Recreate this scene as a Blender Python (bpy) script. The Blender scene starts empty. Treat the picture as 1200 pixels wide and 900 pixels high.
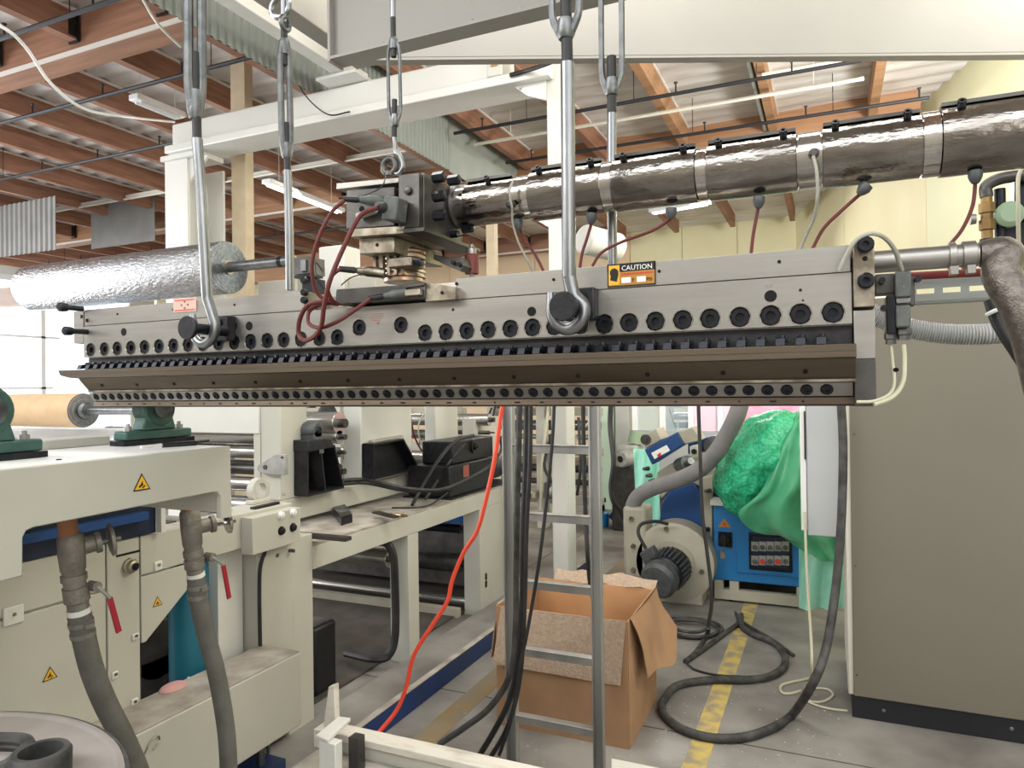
import bpy, math, random
from math import sin, cos, pi, radians, atan2
from mathutils import Vector as V, Matrix
random.seed(7)
S = bpy.context.scene
COL = S.collection
# ---------------------------------------------------------------- camera
FP = 832.0; YAW = radians(24); PIT = radians(.34); ROL = .013; EYE = V((0, 0, 1.75))
cf = V((-sin(YAW)*cos(PIT), cos(YAW)*cos(PIT), sin(PIT)))
c0 = V((cos(YAW), sin(YAW), 0)); cu0 = c0.cross(cf)
cr = c0*cos(ROL) - cu0*sin(ROL); cu = cu0*cos(ROL) + c0*sin(ROL)
cd = bpy.data.cameras.new('camera'); cam = bpy.data.objects.new('camera', cd); COL.objects.link(cam)
cd.sensor_width = 36; cd.lens = FP/1200*36; cd.clip_start = .05; cd.clip_end = 200
M_ = Matrix((cr, cu, -cf)).transposed().to_4x4(); M_.translation = EYE
cam.matrix_world = M_; S.camera = cam
# ---------------------------------------------------------------- world, lights, exposure
wd = bpy.data.worlds.new('daylight'); S.world = wd; wd.use_nodes = True
wd.node_tree.nodes['Background'].inputs[0].default_value = (.93, .97, 1, 1)
wd.node_tree.nodes['Background'].inputs[1].default_value = 4.0
S.view_settings.view_transform = 'Standard'; S.view_settings.look = 'None'; S.view_settings.gamma = 1
S.view_settings.exposure = 0.25
def W0(x, y, z):                                       # point at height z seen at this place of the photograph
    d = cf + cr*((x-600)/FP) + cu*((450-y)/FP); 
    if z == 0: return W0(x, y, 4)*1 - V((0, 0, 4))
    return EYE + d*((z-EYE[2])/d[2])
def area(name, loc, to, sx, sy, power, col=(1, 1, 1)):
    l = bpy.data.lights.new(name, 'AREA'); l.shape = 'RECTANGLE'; l.size = sx; l.size_y = sy; l.energy = power; l.color = col
    o = bpy.data.objects.new(name, l); COL.objects.link(o); o.location = loc
    o.rotation_euler = (V(to)-V(loc)).to_track_quat('-Z', 'Y').to_euler()
area('rear_fill', (3.6, -4.3, 2.6), (.5, 4, 1.2), 4, 3.6, 115, (1, .985, .96))  # added fill from behind the camera, there is no door
area('side_daylight', (-12.5, 2.2, 2.3), (-2, 6, 1.9), 6, 3.8, 640, (.95, .98, 1))
area('bay_fill', (-16, 4.5, 3.0), (-20.5, 12, 2.2), 2, 2, 500, (.95, .98, 1))  # added lamp inside the hall, brightens the backlit window frames
area('overhead_fill', (-1.2, 2.6, 5.0), (-1.2, 4.4, 0), 3.5, .8, 120, (1, .98, .92))  # unseen fill added overhead
area('overhead_fill', (2.6, 4.2, 4.9), (-2, 9, 1.5), 2, 1, 170, (1, .97, .88))  # unseen fill added at the right, aimed into the back
area('overhead_fill', (-4.5, -2.5, 4.8), (-3, 2, .8), 2.4, .8, 110, (1, .97, .9))  # unseen fill added above, behind the camera
area('ceiling_fill', (2.0, 6.6, 3.4), (-1.2, 8.6, 5.5), 1.2, .6, 190, (1, .98, .93))  # added up-facing fill out of view, brightens the right ceiling
area('strip_light', W0(352, 228, 4.72), W0(352, 228, 0), 2.2, .2, 90, (1, .9, .78))
area('strip_light', W0(800, 243, 5.05), W0(800, 243, 0), 2.6, .3, 120, (1, .98, .92))
# ---------------------------------------------------------------- helpers
def ray(x, y): return cf + cr*((x-600)/FP) + cu*((450-y)/FP)
def W(x, y, ax, v):                                    # the point of a real plane (ax = v) seen at this place of the photograph
    d = ray(x, y); i = 'XYZ'.index(ax); return EYE + d*((v-EYE[i])/d[i])
ORG = {}
class MB:
    def __init__(s): s.v = []; s.f = []
    def add(s, vs, fs):
        n = len(s.v); s.v += [V(a) for a in vs]; s.f += [tuple(i+n for i in f) for f in fs]; return s
    def box(s, x0, x1, y0, y1, z0, z1):
        if x0 > x1: x0, x1 = x1, x0
        if y0 > y1: y0, y1 = y1, y0
        if z0 > z1: z0, z1 = z1, z0
        return s.add([(x0,y0,z0),(x1,y0,z0),(x1,y1,z0),(x0,y1,z0),(x0,y0,z1),(x1,y0,z1),(x1,y1,z1),(x0,y1,z1)],
            [(0,3,2,1),(4,5,6,7),(0,1,5,4),(1,2,6,5),(2,3,7,6),(3,0,4,7)])
    def obox(s, c, a, b, d):                           # oriented box: centre, three half vectors
        c, a, b, d = V(c), V(a), V(b), V(d)
        if a.cross(b).dot(d) < 0: a = -a
        return s.add([c-a-b-d, c+a-b-d, c+a+b-d, c-a+b-d, c-a-b+d, c+a-b+d, c+a+b+d, c-a+b+d],
            [(0,3,2,1),(4,5,6,7),(0,1,5,4),(1,2,6,5),(2,3,7,6),(3,0,4,7)])
    def bar(s, p, q, w, h, up=(0,0,1)):
        p, q = V(p), V(q); d = (q-p); l = d.length; d = d/l; u = V(up); r = d.cross(u)
        if r.length < 1e-4: r = d.cross(V((1,0,0)))
        r.normalize(); u = r.cross(d)
        return s.obox((p+q)/2, r*(w/2), u*(h/2), d*(l/2))
    def lathe(s, prof, p, d, n=16, cap=True):
        p, d = V(p), V(d).normalized(); a = d.orthogonal().normalized(); b = d.cross(a)
        vs = []; fs = []
        for t, r in prof:
            for k in range(n):
                g = 2*pi*k/n; vs.append(p+d*t+(a*cos(g)+b*sin(g))*r)
        for i in range(len(prof)-1):
            for k in range(n):
                k2 = (k+1) % n; fs.append((i*n+k, i*n+k2, (i+1)*n+k2, (i+1)*n+k))
        if cap: fs.append(tuple(range(n-1, -1, -1))); fs.append(tuple((len(prof)-1)*n+k for k in range(n)))
        return s.add(vs, fs)
    def cyl(s, p, q, r, n=16, r2=None):
        l = (V(q)-V(p)).length; return s.lathe([(0, r), (l, r if r2 is None else r2)], p, V(q)-V(p), n)
    def tube(s, pts, r, n=8, closed=False):
        pts = [V(p) for p in pts]; m = len(pts); vs = []; fs = []
        def tan(i):
            if closed: return (pts[(i+1) % m]-pts[i-1]).normalized()
            return (pts[min(i+1, m-1)]-pts[max(i-1, 0)]).normalized()
        u = tan(0).orthogonal().normalized()
        for i in range(m):
            t = tan(i); u = (u-t*u.dot(t)).normalized(); w = t.cross(u)
            rr = r(i/(m-1)) if callable(r) else r
            for k in range(n):
                g = 2*pi*k/n; vs.append(pts[i]+(u*cos(g)+w*sin(g))*rr)
        for i in range(m if closed else m-1):
            j = (i+1) % m
            for k in range(n):
                k2 = (k+1) % n; fs.append((i*n+k, i*n+k2, j*n+k2, j*n+k))
        if not closed: fs.append(tuple(range(n-1, -1, -1))); fs.append(tuple((m-1)*n+k for k in range(n)))
        return s.add(vs, fs)
    def prism(s, pts, vec):
        pts = [V(p) for p in pts]; vec = V(vec); n = len(pts)
        nn = V((0,0,0))
        for i in range(n): nn += pts[i].cross(pts[(i+1) % n])
        if nn.dot(vec) > 0: pts = pts[::-1]
        vs = pts+[p+vec for p in pts]
        return s.add(vs, [tuple(range(n)), tuple(range(2*n-1, n-1, -1))]+[(i, i+n, (i+1) % n+n, (i+1) % n) for i in range(n)])
    def xprism(s, yz, x0, x1): return s.prism([(x0, y, z) for y, z in yz], (x1-x0, 0, 0))
    def sphere(s, c, r, n=12, m=8, sc=(1,1,1)):
        c = V(c); vs = [c+V((0,0,r*sc[2]))]; fs = []
        for i in range(1, m):
            for k in range(n):
                a = pi*i/m; g = 2*pi*k/n; vs.append(c+V((sin(a)*cos(g)*r*sc[0], sin(a)*sin(g)*r*sc[1], cos(a)*r*sc[2])))
        vs.append(c-V((0,0,r*sc[2])))
        for k in range(n): fs.append((0, 1+k, 1+(k+1) % n)); fs.append((len(vs)-1, 1+(m-2)*n+(k+1) % n, 1+(m-2)*n+k))
        for i in range(m-2):
            for k in range(n): fs.append((1+i*n+k, 1+(i+1)*n+k, 1+(i+1)*n+(k+1) % n, 1+i*n+(k+1) % n))
        return s.add(vs, fs)
    def grid(s, P):                                    # P[i][j] points
        n, m = len(P), len(P[0]); return s.add([p for r in P for p in r], [(i*m+j, i*m+j+1, (i+1)*m+j+1, (i+1)*m+j) for i in range(n-1) for j in range(m-1)])
    def build(s, name, mat, parent=None, bev=0, kind=None, label=None, smooth=38):
        me = bpy.data.meshes.new(name); o = bpy.data.objects.new(name, me); COL.objects.link(o)
        if parent is not None: og = ORG[parent.name]; o.parent = parent
        else:
            lo = [min(v[i] for v in s.v) for i in range(3)]; hi = [max(v[i] for v in s.v) for i in range(3)]
            og = V(((lo[0]+hi[0])/2, (lo[1]+hi[1])/2, lo[2])); o.location = og
        ORG[o.name] = og
        me.from_pydata([v-og for v in s.v], [], s.f); me.materials.append(MAT[mat])
        me.polygons.foreach_set('use_smooth', [True]*len(me.polygons)); me.update(); me.set_sharp_from_angle(angle=radians(smooth))
        if bev:
            b = o.modifiers.new('bevel', 'BEVEL'); b.width = bev; b.segments = 2; b.limit_method = 'ANGLE'; b.angle_limit = radians(40)
        if kind: o['kind'] = kind
        if label: o['label'] = label
        return o
def thing(name, label, cat, loc, group=None):
    o = bpy.data.objects.new(name, None); COL.objects.link(o); o.location = loc; o.empty_display_size = .1
    o['label'] = label; o['category'] = cat
    if group: o['group'] = group
    ORG[o.name] = V(loc); return o
def tag(o, label, cat, group=None):
    o['label'] = label; o['category'] = cat
    if group: o['group'] = group
    return o
def struct(o): o['kind'] = 'structure'; return o
def spl(pts, n=6):                                     # Catmull-Rom through points
    pts = [V(p) for p in pts]; P = [pts[0]*2-pts[1]]+pts+[pts[-1]*2-pts[-2]]; out = []
    for i in range(1, len(P)-2):
        for k in range(n):
            t = k/n; a, b, c, d = P[i-1], P[i], P[i+1], P[i+2]
            out.append(.5*((2*b)+(c-a)*t+(2*a-5*b+4*c-d)*t*t+(3*b-a-3*c+d)*t**3))
    return out+[pts[-1]]
def fan(src, dst, parent_of=None): pass
def rep(src, offs, parent):                            # copies of one part at offsets, sharing the mesh
    for d in offs:
        c = src.copy(); COL.objects.link(c); c.parent = parent; c.location = src.location+V(d); ORG[c.name] = ORG[src.name]+V(d)
def text(body, size, origin, right, up, mat, parent, ext=.0004, name='lettering', align='LEFT'):
    cu_ = bpy.data.curves.new(name, 'FONT'); cu_.body = body; cu_.size = size; cu_.extrude = ext; cu_.align_x = align; cu_.resolution_u = 2
    o = bpy.data.objects.new('tmp', cu_); COL.objects.link(o)
    r, u = V(right).normalized(), V(up).normalized(); n = r.cross(u)
    m = Matrix((r, u, n)).transposed().to_4x4(); m.translation = V(origin)
    dg = bpy.context.evaluated_depsgraph_get(); me = bpy.data.meshes.new_from_object(o.evaluated_get(dg)); me.transform(m)
    bpy.data.objects.remove(o); og = ORG[parent.name]; me.transform(Matrix.Translation(-og))
    q = bpy.data.objects.new(name, me); COL.objects.link(q); q.parent = parent; me.materials.clear(); me.materials.append(MAT[mat]); ORG[q.name] = og
    return q
# ---------------------------------------------------------------- materials
MAT = {}
def mat(name, c, rough=.5, metal=0, c2=None, ns=4, nd=3, bump=0, bs=30, stretch=(1,1,1), rvar=0, lo=.35, hi=.65, alpha=1, trans=0, emit=0, bstretch=None, coat=0, wave=None, ior=1.45):
    m = bpy.data.materials.new(name); m.use_nodes = True; nt = m.node_tree; N = nt.nodes; L = nt.links; b = N['Principled BSDF']
    b.inputs['Base Color'].default_value = (*c, 1); b.inputs['Roughness'].default_value = rough; b.inputs['Metallic'].default_value = metal
    b.inputs['Alpha'].default_value = alpha; b.inputs['Transmission Weight'].default_value = trans; b.inputs['Coat Weight'].default_value = coat; b.inputs['IOR'].default_value = ior
    if emit: b.inputs['Emission Color'].default_value = (*c, 1); b.inputs['Emission Strength'].default_value = emit
    tc = N.new('ShaderNodeTexCoord')
    def noise(sc, st, det=3):
        mp = N.new('ShaderNodeMapping'); mp.inputs['Scale'].default_value = st; L.new(tc.outputs['Object'], mp.inputs[0])
        n = N.new('ShaderNodeTexNoise'); n.inputs['Scale'].default_value = sc; n.inputs['Detail'].default_value = det; L.new(mp.outputs[0], n.inputs['Vector']); return n
    if c2 or rvar:
        n = noise(ns, stretch, nd); rp = N.new('ShaderNodeMapRange'); rp.inputs[1].default_value = lo; rp.inputs[2].default_value = hi; L.new(n.outputs['Fac'], rp.inputs[0])
        if c2:
            mx = N.new('ShaderNodeMix'); mx.data_type = 'RGBA'; mx.inputs[6].default_value = (*c, 1); mx.inputs[7].default_value = (*c2, 1)
            L.new(rp.outputs[0], mx.inputs[0]); L.new(mx.outputs[2], b.inputs['Base Color'])
        if rvar:
            r2 = N.new('ShaderNodeMapRange'); r2.inputs[3].default_value = rough-rvar; r2.inputs[4].default_value = rough+rvar
            L.new(rp.outputs[0], r2.inputs[0]); L.new(r2.outputs[0], b.inputs['Roughness'])
    if bump:
        n = noise(bs, bstretch or stretch, 4); bp = N.new('ShaderNodeBump'); bp.inputs['Strength'].default_value = bump; bp.inputs['Distance'].default_value = .01
        L.new(n.outputs['Fac'], bp.inputs['Height']); L.new(bp.outputs[0], b.inputs['Normal'])
    MAT[name] = m; return m
mat('steel', (.37,.355,.33), .42, .9, (.27,.255,.235), 9, 4, .05, 300, (.25,1,3), .07)
mat('steel_dark', (.115,.11,.105), .42, .85, (.07,.067,.064), 12, 3, .06, 120)
mat('steel_brown', (.145,.115,.085), .45, .8, (.085,.062,.045), 5, 4, .04, 150, (.3,1,3), .08)
mat('steel_stained', (.42,.38,.31), .4, .9, (.17,.14,.105), 26, 4, .05, 160)
mat('zinc', (.27,.275,.28), .33, .95, (.19,.195,.20), 20, 3, .08, 90, (1,1,.3))
mat('zinc_dull', (.19,.195,.195), .42, .9, (.12,.125,.13), 22, 4, .15, 110)
mat('chrome', (.62,.60,.57), .13, 1, (.42,.39,.36), 10, 3, .06, 60, (1,1,1), .05)
mat('film_pale', (.50,.62,.50), .45, 0, (.44,.56,.44), 3, 3)
mat('foil_jacket', (.34,.315,.29), .14, 1, (.19,.17,.15), 7, 4, .28, 22, (1,2.5,2.5), .08)
mat('foil', (.56,.57,.58), .24, 1, (.38,.39,.41), 30, 4, 1.0, 46, (.6,2,2), .1)
mat('foil_end', (.20,.22,.235), .4, .8, (.13,.145,.16), 40, 2)
mat('black', (.006,.006,.007), .42, 0, (.012,.012,.013), 40, 2)
mat('black_metal', (.009,.009,.011), .4, .2, (.020,.020,.023), 30, 2, .1, 90)
mat('bolt_black', (.010,.011,.015), .32, .45, (.020,.021,.028), 50, 2)
mat('hole', (.004,.004,.004), .9)
mat('rubber', (.009,.009,.010), .5, 0, (.022,.022,.022), 9, 3, .15, 120)
mat('rubber_dusty', (.016,.016,.016), .65, 0, (.07,.067,.063), 14, 4, .2, 90)
mat('cream', (.47,.455,.395), .42, 0, (.42,.405,.35), 2.2, 3, .03, 40, rvar=.06)
mat('cream_light', (.64,.635,.59), .38, 0, (.58,.575,.53), 1.5, 3)
mat('cream_dusty', (.22,.19,.16), .8, 0, (.40,.37,.32), 7, 5, .1, 60)
mat('white_paint', (.72,.72,.69), .38, 0, (.66,.66,.63), 1.2, 3)
mat('white_grey', (.30,.288,.265), .5, 0, (.28,.268,.247), 1.5, 3)
mat('cabinet_grey', (.158,.143,.11), .42, 0, (.148,.134,.103), 1.2, 2, rvar=.04)
mat('cabinet_trim', (.62,.60,.52), .45)
mat('panel_white', (.43,.44,.45), .38, 0, (.40,.41,.42), 3, 2)
mat('plinth_black', (.012,.012,.016), .45)
mat('wood_beam', (.36,.185,.12), .65, 0, (.25,.12,.08), 5, 5, .1, 30, (.4,.4,4))
mat('wood_girder', (.28,.14,.09), .62, 0, (.38,.20,.125), 4, 5, .1, 30, (.3,3,6))
mat('wood_girder_light', (.42,.235,.13), .62, 0, (.33,.17,.09), 4, 5, .1, 30, (.3,3,6))
mat('post_tan', (.58,.48,.34), .6, 0, (.52,.42,.29), 6, 3)
mat('insulation', (.72,.70,.69), .45, .05, (.58,.55,.54), 3.5, 5, .55, 5, (.3,2.4,1), .1)
mat('insulation_edge', (.72,.68,.64), .6)
mat('wall_cream', (.80,.75,.50), .6, 0, (.76,.70,.45), 1.2, 3, .03, 20)
mat('wall_green', (.78,.79,.55), .6, 0, (.74,.74,.50), 1.2, 3, .03, 20)
mat('wall_warm_lit', (.80,.62,.42), .6, 0, (.76,.58,.38), 1.2, 3)
mat('corrugated', (.33,.36,.34), .5, .2, (.34,.37,.35), 3, 3)
mat('corrugated_grey', (.30,.30,.295), .5, .1, (.26,.26,.255), 3, 3)
mat('pipe_black', (.03,.03,.036), .5, .3)
mat('conduit', (.70,.68,.60), .4)
mat('lamp_white', (1,.98,.95), .5, emit=2.2)
mat('fixture_white', (.82,.84,.85), .4)
mat('floor_concrete', (.27,.255,.235), .55, 0, (.115,.105,.095), 1.7, 8, .12, 26, rvar=.14)
mat('yellow_line', (.48,.36,.10), .65, 0, (.25,.215,.155), 11, 6, .1, 40, lo=.42, hi=.62)
mat('yellow_line_worn', (.25,.17,.06), .7, 0, (.20,.17,.13), 5, 6, lo=.35, hi=.6)
mat('chips', (.42,.40,.37), .7)
mat('blue_rail', (.005,.032,.15), .45, 0, (.012,.03,.09), 6, 4)
mat('blue_panel', (.02,.17,.42), .4, 0, (.018,.15,.37), 2, 2)
mat('navy', (.010,.050,.17), .4, 0, (.014,.06,.19), 3, 2)
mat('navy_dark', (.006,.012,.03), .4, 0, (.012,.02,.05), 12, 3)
mat('tarp_blue', (.01,.16,.62), .5)
mat('teal_tank', (.012,.14,.21), .35, 0, (.01,.11,.17), 5, 2)
mat('beige_machine', (.40,.375,.30), .5, 0, (.34,.315,.25), 4, 4)
mat('grey_motor', (.095,.10,.105), .5, .3, (.065,.07,.073), 20, 2)
mat('grey_connector', (.11,.115,.11), .6, .2, (.08,.085,.08), 60, 2)
mat('gear_grey', (.36,.36,.34), .5, .3, (.27,.27,.25), 16, 2)
mat('green_cast', (.045,.105,.085), .48, .1, (.03,.075,.062), 18, 3, .25, 90)
mat('pipe_rusty', (.28,.125,.06), .7, .2, (.20,.15,.11), 30, 3, .2, 90, lo=.55, hi=.9)
mat('fitting', (.235,.215,.19), .5, .55, (.17,.155,.135), 22, 4, .3, 130)
mat('hose_grey', (.085,.08,.07), .62, 0, (.125,.118,.104), 10, 4, .3, 120)
mat('braid', (.19,.165,.145), .38, .7, (.12,.10,.088), 90, 2, .25, 300)
mat('conduit_grey', (.42,.42,.41), .45, .1)
mat('duct_hose', (.20,.195,.20), .55, 0, (.24,.235,.23), 7, 3, .1, 40)
mat('red_handle', (.27,.012,.022), .42)
mat('red_cable', (.12,.018,.015), .55, 0, (.10,.018,.016), 16, 3, .15, 160)
mat('red_pipe', (.17,.02,.018), .5)
mat('orange_cord', (.80,.075,.035), .45)
mat('cream_cable', (.48,.46,.33), .5)
mat('white_cable', (.85,.85,.84), .45)
mat('grey_cable', (.36,.36,.30), .5, 0, (.30,.29,.24), 40, 2)
mat('copper', (.42,.24,.16), .3, 1, (.6,.56,.5), 30, 2, .1, 90)
mat('brass', (.38,.25,.10), .38, .9, (.25,.16,.07), 20, 3)
mat('thermo_brown', (.15,.028,.022), .5)
mat('olive_paint', (.27,.36,.24), .5)
mat('cardboard', (.36,.21,.115), .8, 0, (.30,.17,.09), 6, 4, .05, 60)
mat('cardboard_light', (.40,.30,.22), .85, 0, (.31,.225,.16), 60, 4, .4, 160)
mat('cardboard_in', (.52,.28,.13), .8, 0, (.45,.23,.10), 4, 3)
mat('alu', (.52,.52,.51), .42, .8, (.32,.32,.315), 6, 4, .05, 90, (1,1,.2))
mat('kraft', (.62,.44,.27), .7, 0, (.55,.38,.225), 9, 4, .05, 60)
mat('white_film', (.80,.81,.83), .35, 0, (.72,.73,.76), 5, 3, .2, 14)
mat('bubble_green', (.012,.36,.16), .22, 0, (.05,.60,.32), 40, 4, .9, 60, trans=.12)
mat('film_green', (.12,.52,.29), .28, 0, (.07,.40,.20), 5, 4, .4, 12, trans=.2)
mat('film_mint', (.30,.83,.62), .35, 0, (.42,.90,.72), 6, 4, .3, 12)
mat('film_mint_light', (.42,.80,.66), .35, 0, (.30,.68,.52), 6, 4, .4, 14, trans=.15)
mat('pink', (.85,.22,.36), .4, 0, (.90,.35,.48), 8, 3, .2, 14)
mat('pink_pale', (.85,.66,.78), .5)
mat('pink_rag', (.50,.27,.25), .8)
mat('sticker_yellow', (.72,.40,.03), .5)
mat('sticker_orange', (.42,.19,.03), .5)
mat('sticker_pink', (.55,.38,.32), .5)
mat('print_black', (.01,.01,.01), .6)
mat('print_white', (.8,.8,.76), .6)
mat('print_red', (.55,.04,.03), .6)
mat('print_faint', (.26,.10,.07), .6)
mat('front_wall', (.42,.38,.32), .7, 0, (.36,.33,.28), .8, 3)
mat('glass_blue', (.70,.84,.95), .15, 0, (.58,.76,.90), 3, 3, alpha=.25)
mat('door_white', (.88,.90,.91), .5)
mat('film_blue', (.62,.76,.92), .3, 0, (.70,.82,.95), 4, 3, alpha=.7)
mat('wood_white', (.60,.56,.49), .7, 0, (.30,.25,.20), 16, 5, stretch=(.3,1,1), lo=.5, hi=.8)
mat('bottle_blue', (.02,.20,.45), .3)
mat('lid_grey', (.30,.27,.255), .7, 0, (.20,.175,.155), 3, 6, .35, 14)
mat('roller_steel', (.60,.59,.57), .25, .9, (.5,.49,.47), 2, 2)
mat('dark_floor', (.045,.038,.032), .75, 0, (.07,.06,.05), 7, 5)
mat('machine_dark', (.045,.04,.037), .7, 0, (.09,.08,.07), 9, 4)
# ================================================================ THE HALL
struct(MB().box(-24, 8, -5, 18, -.12, 0).build('floor', 'floor_concrete'))
# joints between the poured slabs
fl = MB()
for y in (1.2, 3.62, 6.05, 8.5): fl.box(-24, 8, y-.004, y+.004, 0, .0012)
for x in (-6.2, -2.7, 1.15): fl.box(x-.004, x+.004, -5, 17, 0, .0012)
struct(fl.build('trim_floor_joint', 'dark_floor'))
struct(MB().box(-.64, -.535, 1.5, 16, 0, .0015).build('trim_1', 'yellow_line', label='worn yellow stripe painted on the floor beside the cardboard box'))
struct(MB().box(-1.93, -1.80, 1.5, 16, 0, .0015).build('trim_2', 'yellow_line_worn', label='faded yellow stripe on the floor along the blue rail'))
ch = MB()
for i in range(300):
    q = W(random.uniform(780, 990), 690+210*random.random()**.8, 'Z', 0)
    if i % 4 == 0: q = W(random.uniform(455, 800), random.uniform(760, 900), 'Z', 0)
    r = random.uniform(.002, .007); a = random.uniform(0, 6)
    ch.prism([(q.x+r*cos(a+k)*random.uniform(.5, 1.2), q.y+r*sin(a+k)*random.uniform(.5, 1.2), 0.001) for k in (0, 1.6, 3.1, 4.6)], (0, 0, .002))
tag(ch.build('plastic_chips', 'chips', kind='stuff'), 'pale plastic chips and scraps scattered over the concrete floor', 'debris')
# back wall of panels, right wall of panels
def panelled(name, p, q, h, n, m, mats=None):
    p, q = V(p), V(q); d = (q-p)/n; L = d.length; u = d/L; nn = V((u.y, -u.x, 0))
    w = MB().obox((p+q)/2+V((0,0,h/2))-nn*.08, (q-p)/2, nn*.04, (0,0,h/2)).build(name, m); struct(w)
    for i in range(n):
        c = p+d*(i+.5)+V((0,0,h/2)); MB().obox(c-nn*.018, u*(L/2-.006), nn*.018, (0,0,h/2-.01)).build('wall_panel', mats(i) if mats else m, w)
    return w
panelled('wall_back', (-20.5, 16.85, 0), (-.6, 16.85, 0), 5.55, 16, 'wall_cream', lambda i: 'wall_warm_lit' if 6 <= i <= 12 else 'wall_cream')  # middle panels: warm light on the cream wall, painted into their colour
panelled('wall_right', (-.61, 16.85, 0), (3.95, 1.65, 0), 5.55, 5, 'wall_green', lambda i: 'wall_cream' if i < 2 else 'wall_green')
# left wall: tall glazed bay doors with daylight behind
wl = MB(); X = -20.5
wl.box(X-.15, X, -5, 7.5, 0, 5.5); wl.box(X-.15, X, 7.5, 16.8, 5.05, 5.5); wl.box(X-.15, X, 15.9, 16.8, 0, 5.05)
struct(wl.build('wall_left', 'white_paint'))
for i, (y0, y1) in enumerate(((7.5, 10.3), (10.3, 13.1), (13.1, 15.9))):
    d = struct(MB().box(X-.1, X+.02, y0, y0+.06, 0, 5.05).box(X-.1, X+.02, y1-.06, y1, 0, 5.05).box(X-.1, X+.02, y0, y1, 4.9, 5.05)
        .box(X-.1, X+.02, y0, y1, 0, .5).box(X-.1, X+.02, y0, y1, 3.35, 3.41).box(X-.1, X+.02, y0, y1, 1.9, 1.96).build('window_%d' % (i+1), 'door_white'))
    for z0, z1 in ((.5, 1.9), (1.96, 3.35), (3.41, 4.9)): MB().box(X-.05, X-.04, y0+.06, y1-.06, z0, z1).build('pane', 'glass_blue', d)
wf = struct(MB().box(-24, 8, -5.3, -5, 0, 5.5).build('wall_front', 'front_wall'))
struct(MB().box(7.9, 8, -5, 2, 0, 5.5).build('wall_side', 'front_wall'))
# ceiling: wavy foil-faced insulation, joists every 1.2 m, girders every 4.8 m
JX = [-1.83-1.2*k for k in range(-2, 16)]
GY = (4.72, 10.45, 16.1)
P = []
ys = [-1+.075*i for i in range(240)]
for i, y in enumerate(ys):
    P.append([(x, y, 5.47+.022*sin(y*21+.7*sin(x*1.3+y))+.012*random.uniform(-1, 1)) for x in [4-.62*j for j in range(40)]])
ceil = struct(MB().grid(P).build('ceiling', 'insulation', smooth=80))
MB().box(-24, 5, -1, 18, 5.56, 5.62).build('roof_deck', 'insulation_edge', ceil)
for gy in GY:
    x1 = 1.12 if gy == 10.45 else (2.6 if gy < 9 else -4.6)
    MB().box(-24, x1, gy-.13, gy+.13, 5.06, 5.5).build('girder', 'wood_girder_light' if gy == 10.45 else 'wood_girder', ceil)
    MB().box(-24, x1, gy-.15, gy-.13, 5.06, 5.10).build('girder_ledger', 'insulation_edge', ceil)
for y0, y1 in ((-1, 4.57), (4.87, 10.3), (10.6, 15.95)):
    for x in JX:
        if x > 1.2 and y0 > 9: continue
        MB().box(x-.05, x+.05, y0, y1, 5.17, 5.47).build('joist', 'wood_girder_light' if x > -3 and y0 < 10 else 'wood_beam', ceil)  # right-bay joists paler: reflected light put into the wood colour
        MB().box(x+.046, x+.066, y0, y1, 5.43, 5.46).build('insulation_strip', 'insulation_edge', ceil)
        if x < -4.5: MB().box(x-.055, x+.055, y1-.10, y1-.001, 5.19, 5.40).box(x-.07, x+.07, y1-.02, y1-.001, 5.15, 5.45).build('joist_hanger', 'black_metal', ceil)
# draft curtains of corrugated sheet hanging from the roof
def corr(p, q, z0, z1, pitch, amp, name, m, label):
    p, q = V(p), V(q); L = (q-p).length; u = (q-p)/L; n = V((u.y, -u.x, 0)); pr = []; k = int(L/pitch)
    for i in range(k):
        for t, a in ((0, 0), (.35, 0), (.5, 1), (.85, 1)): pr.append(p+u*(pitch*(i+t))+n*(amp*a))
    b = MB().grid([[v+V((0,0,z0)) for v in pr], [v+V((0,0,z1)) for v in pr]]); b.grid([[v+V((0,0,z1))-n*.006 for v in pr], [v+V((0,0,z0))-n*.006 for v in pr]])
    return tag(b.build(name, m, smooth=20), label, 'curtain')
c1 = corr((-4.45, 1.5, 0), (-4.45, 8.1, 0), 4.58, 5.45, .085, .022, 'draft_curtain', 'corrugated', 'grey corrugated draft curtain under the roof above the upper white beam')
c2 = corr((-4.46, 8.1, 0), (-4.46, 11.9, 0), 4.58, 5.45, .42, .006, 'draft_curtain', 'corrugated', 'smooth grey-green end of the draft curtain right of the middle suspension rod')
a = W(0, 291, 'Y', 9.4); b = W(71, 292, 'Y', 9.4)
b = W(71, 292, 'Y', 7.55)
corr((-17, 7.55, 0), (b.x, 7.55, 0), b.z, W(71, 247, 'Y', 7.55).z+.25, .13, .03, 'draft_curtain', 'corrugated_grey', 'pale corrugated sheet hanging at the left edge above the foil roll')
a = W(107, 292, 'Y', 9.3); b = W(193, 250, 'Y', 9.3)
corr((a.x, 9.3, 0), (b.x, 9.3, 0), a.z, a.z+.85, .3, .006, 'draft_curtain', 'corrugated_grey', 'flat pale sheet hanging between the corrugated sheet and the white column')
tag(MB().box(-24, -8.5, 13.2, 13.5, 4.4, 4.95).build('glulam_beam', 'wood_girder_light'), 'orange laminated beam far left below the pale corrugated sheet', 'beam')
# tan posts
tag(MB().box(W(270.5,150,'Y',5.78).x, W(287,150,'Y',5.78).x, 5.78, 5.9, 0, 5.45).build('timber_post', 'post_tan', bev=.004), 'tan square post beside the white column, its top at the corrugated curtain', 'post')
tag(MB().box(-4.62, -4.49, 9.5, 9.63, 0, 5.45).build('timber_post', 'post_tan'), 'thin tan post far behind the thick heated pipe', 'post')
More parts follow.
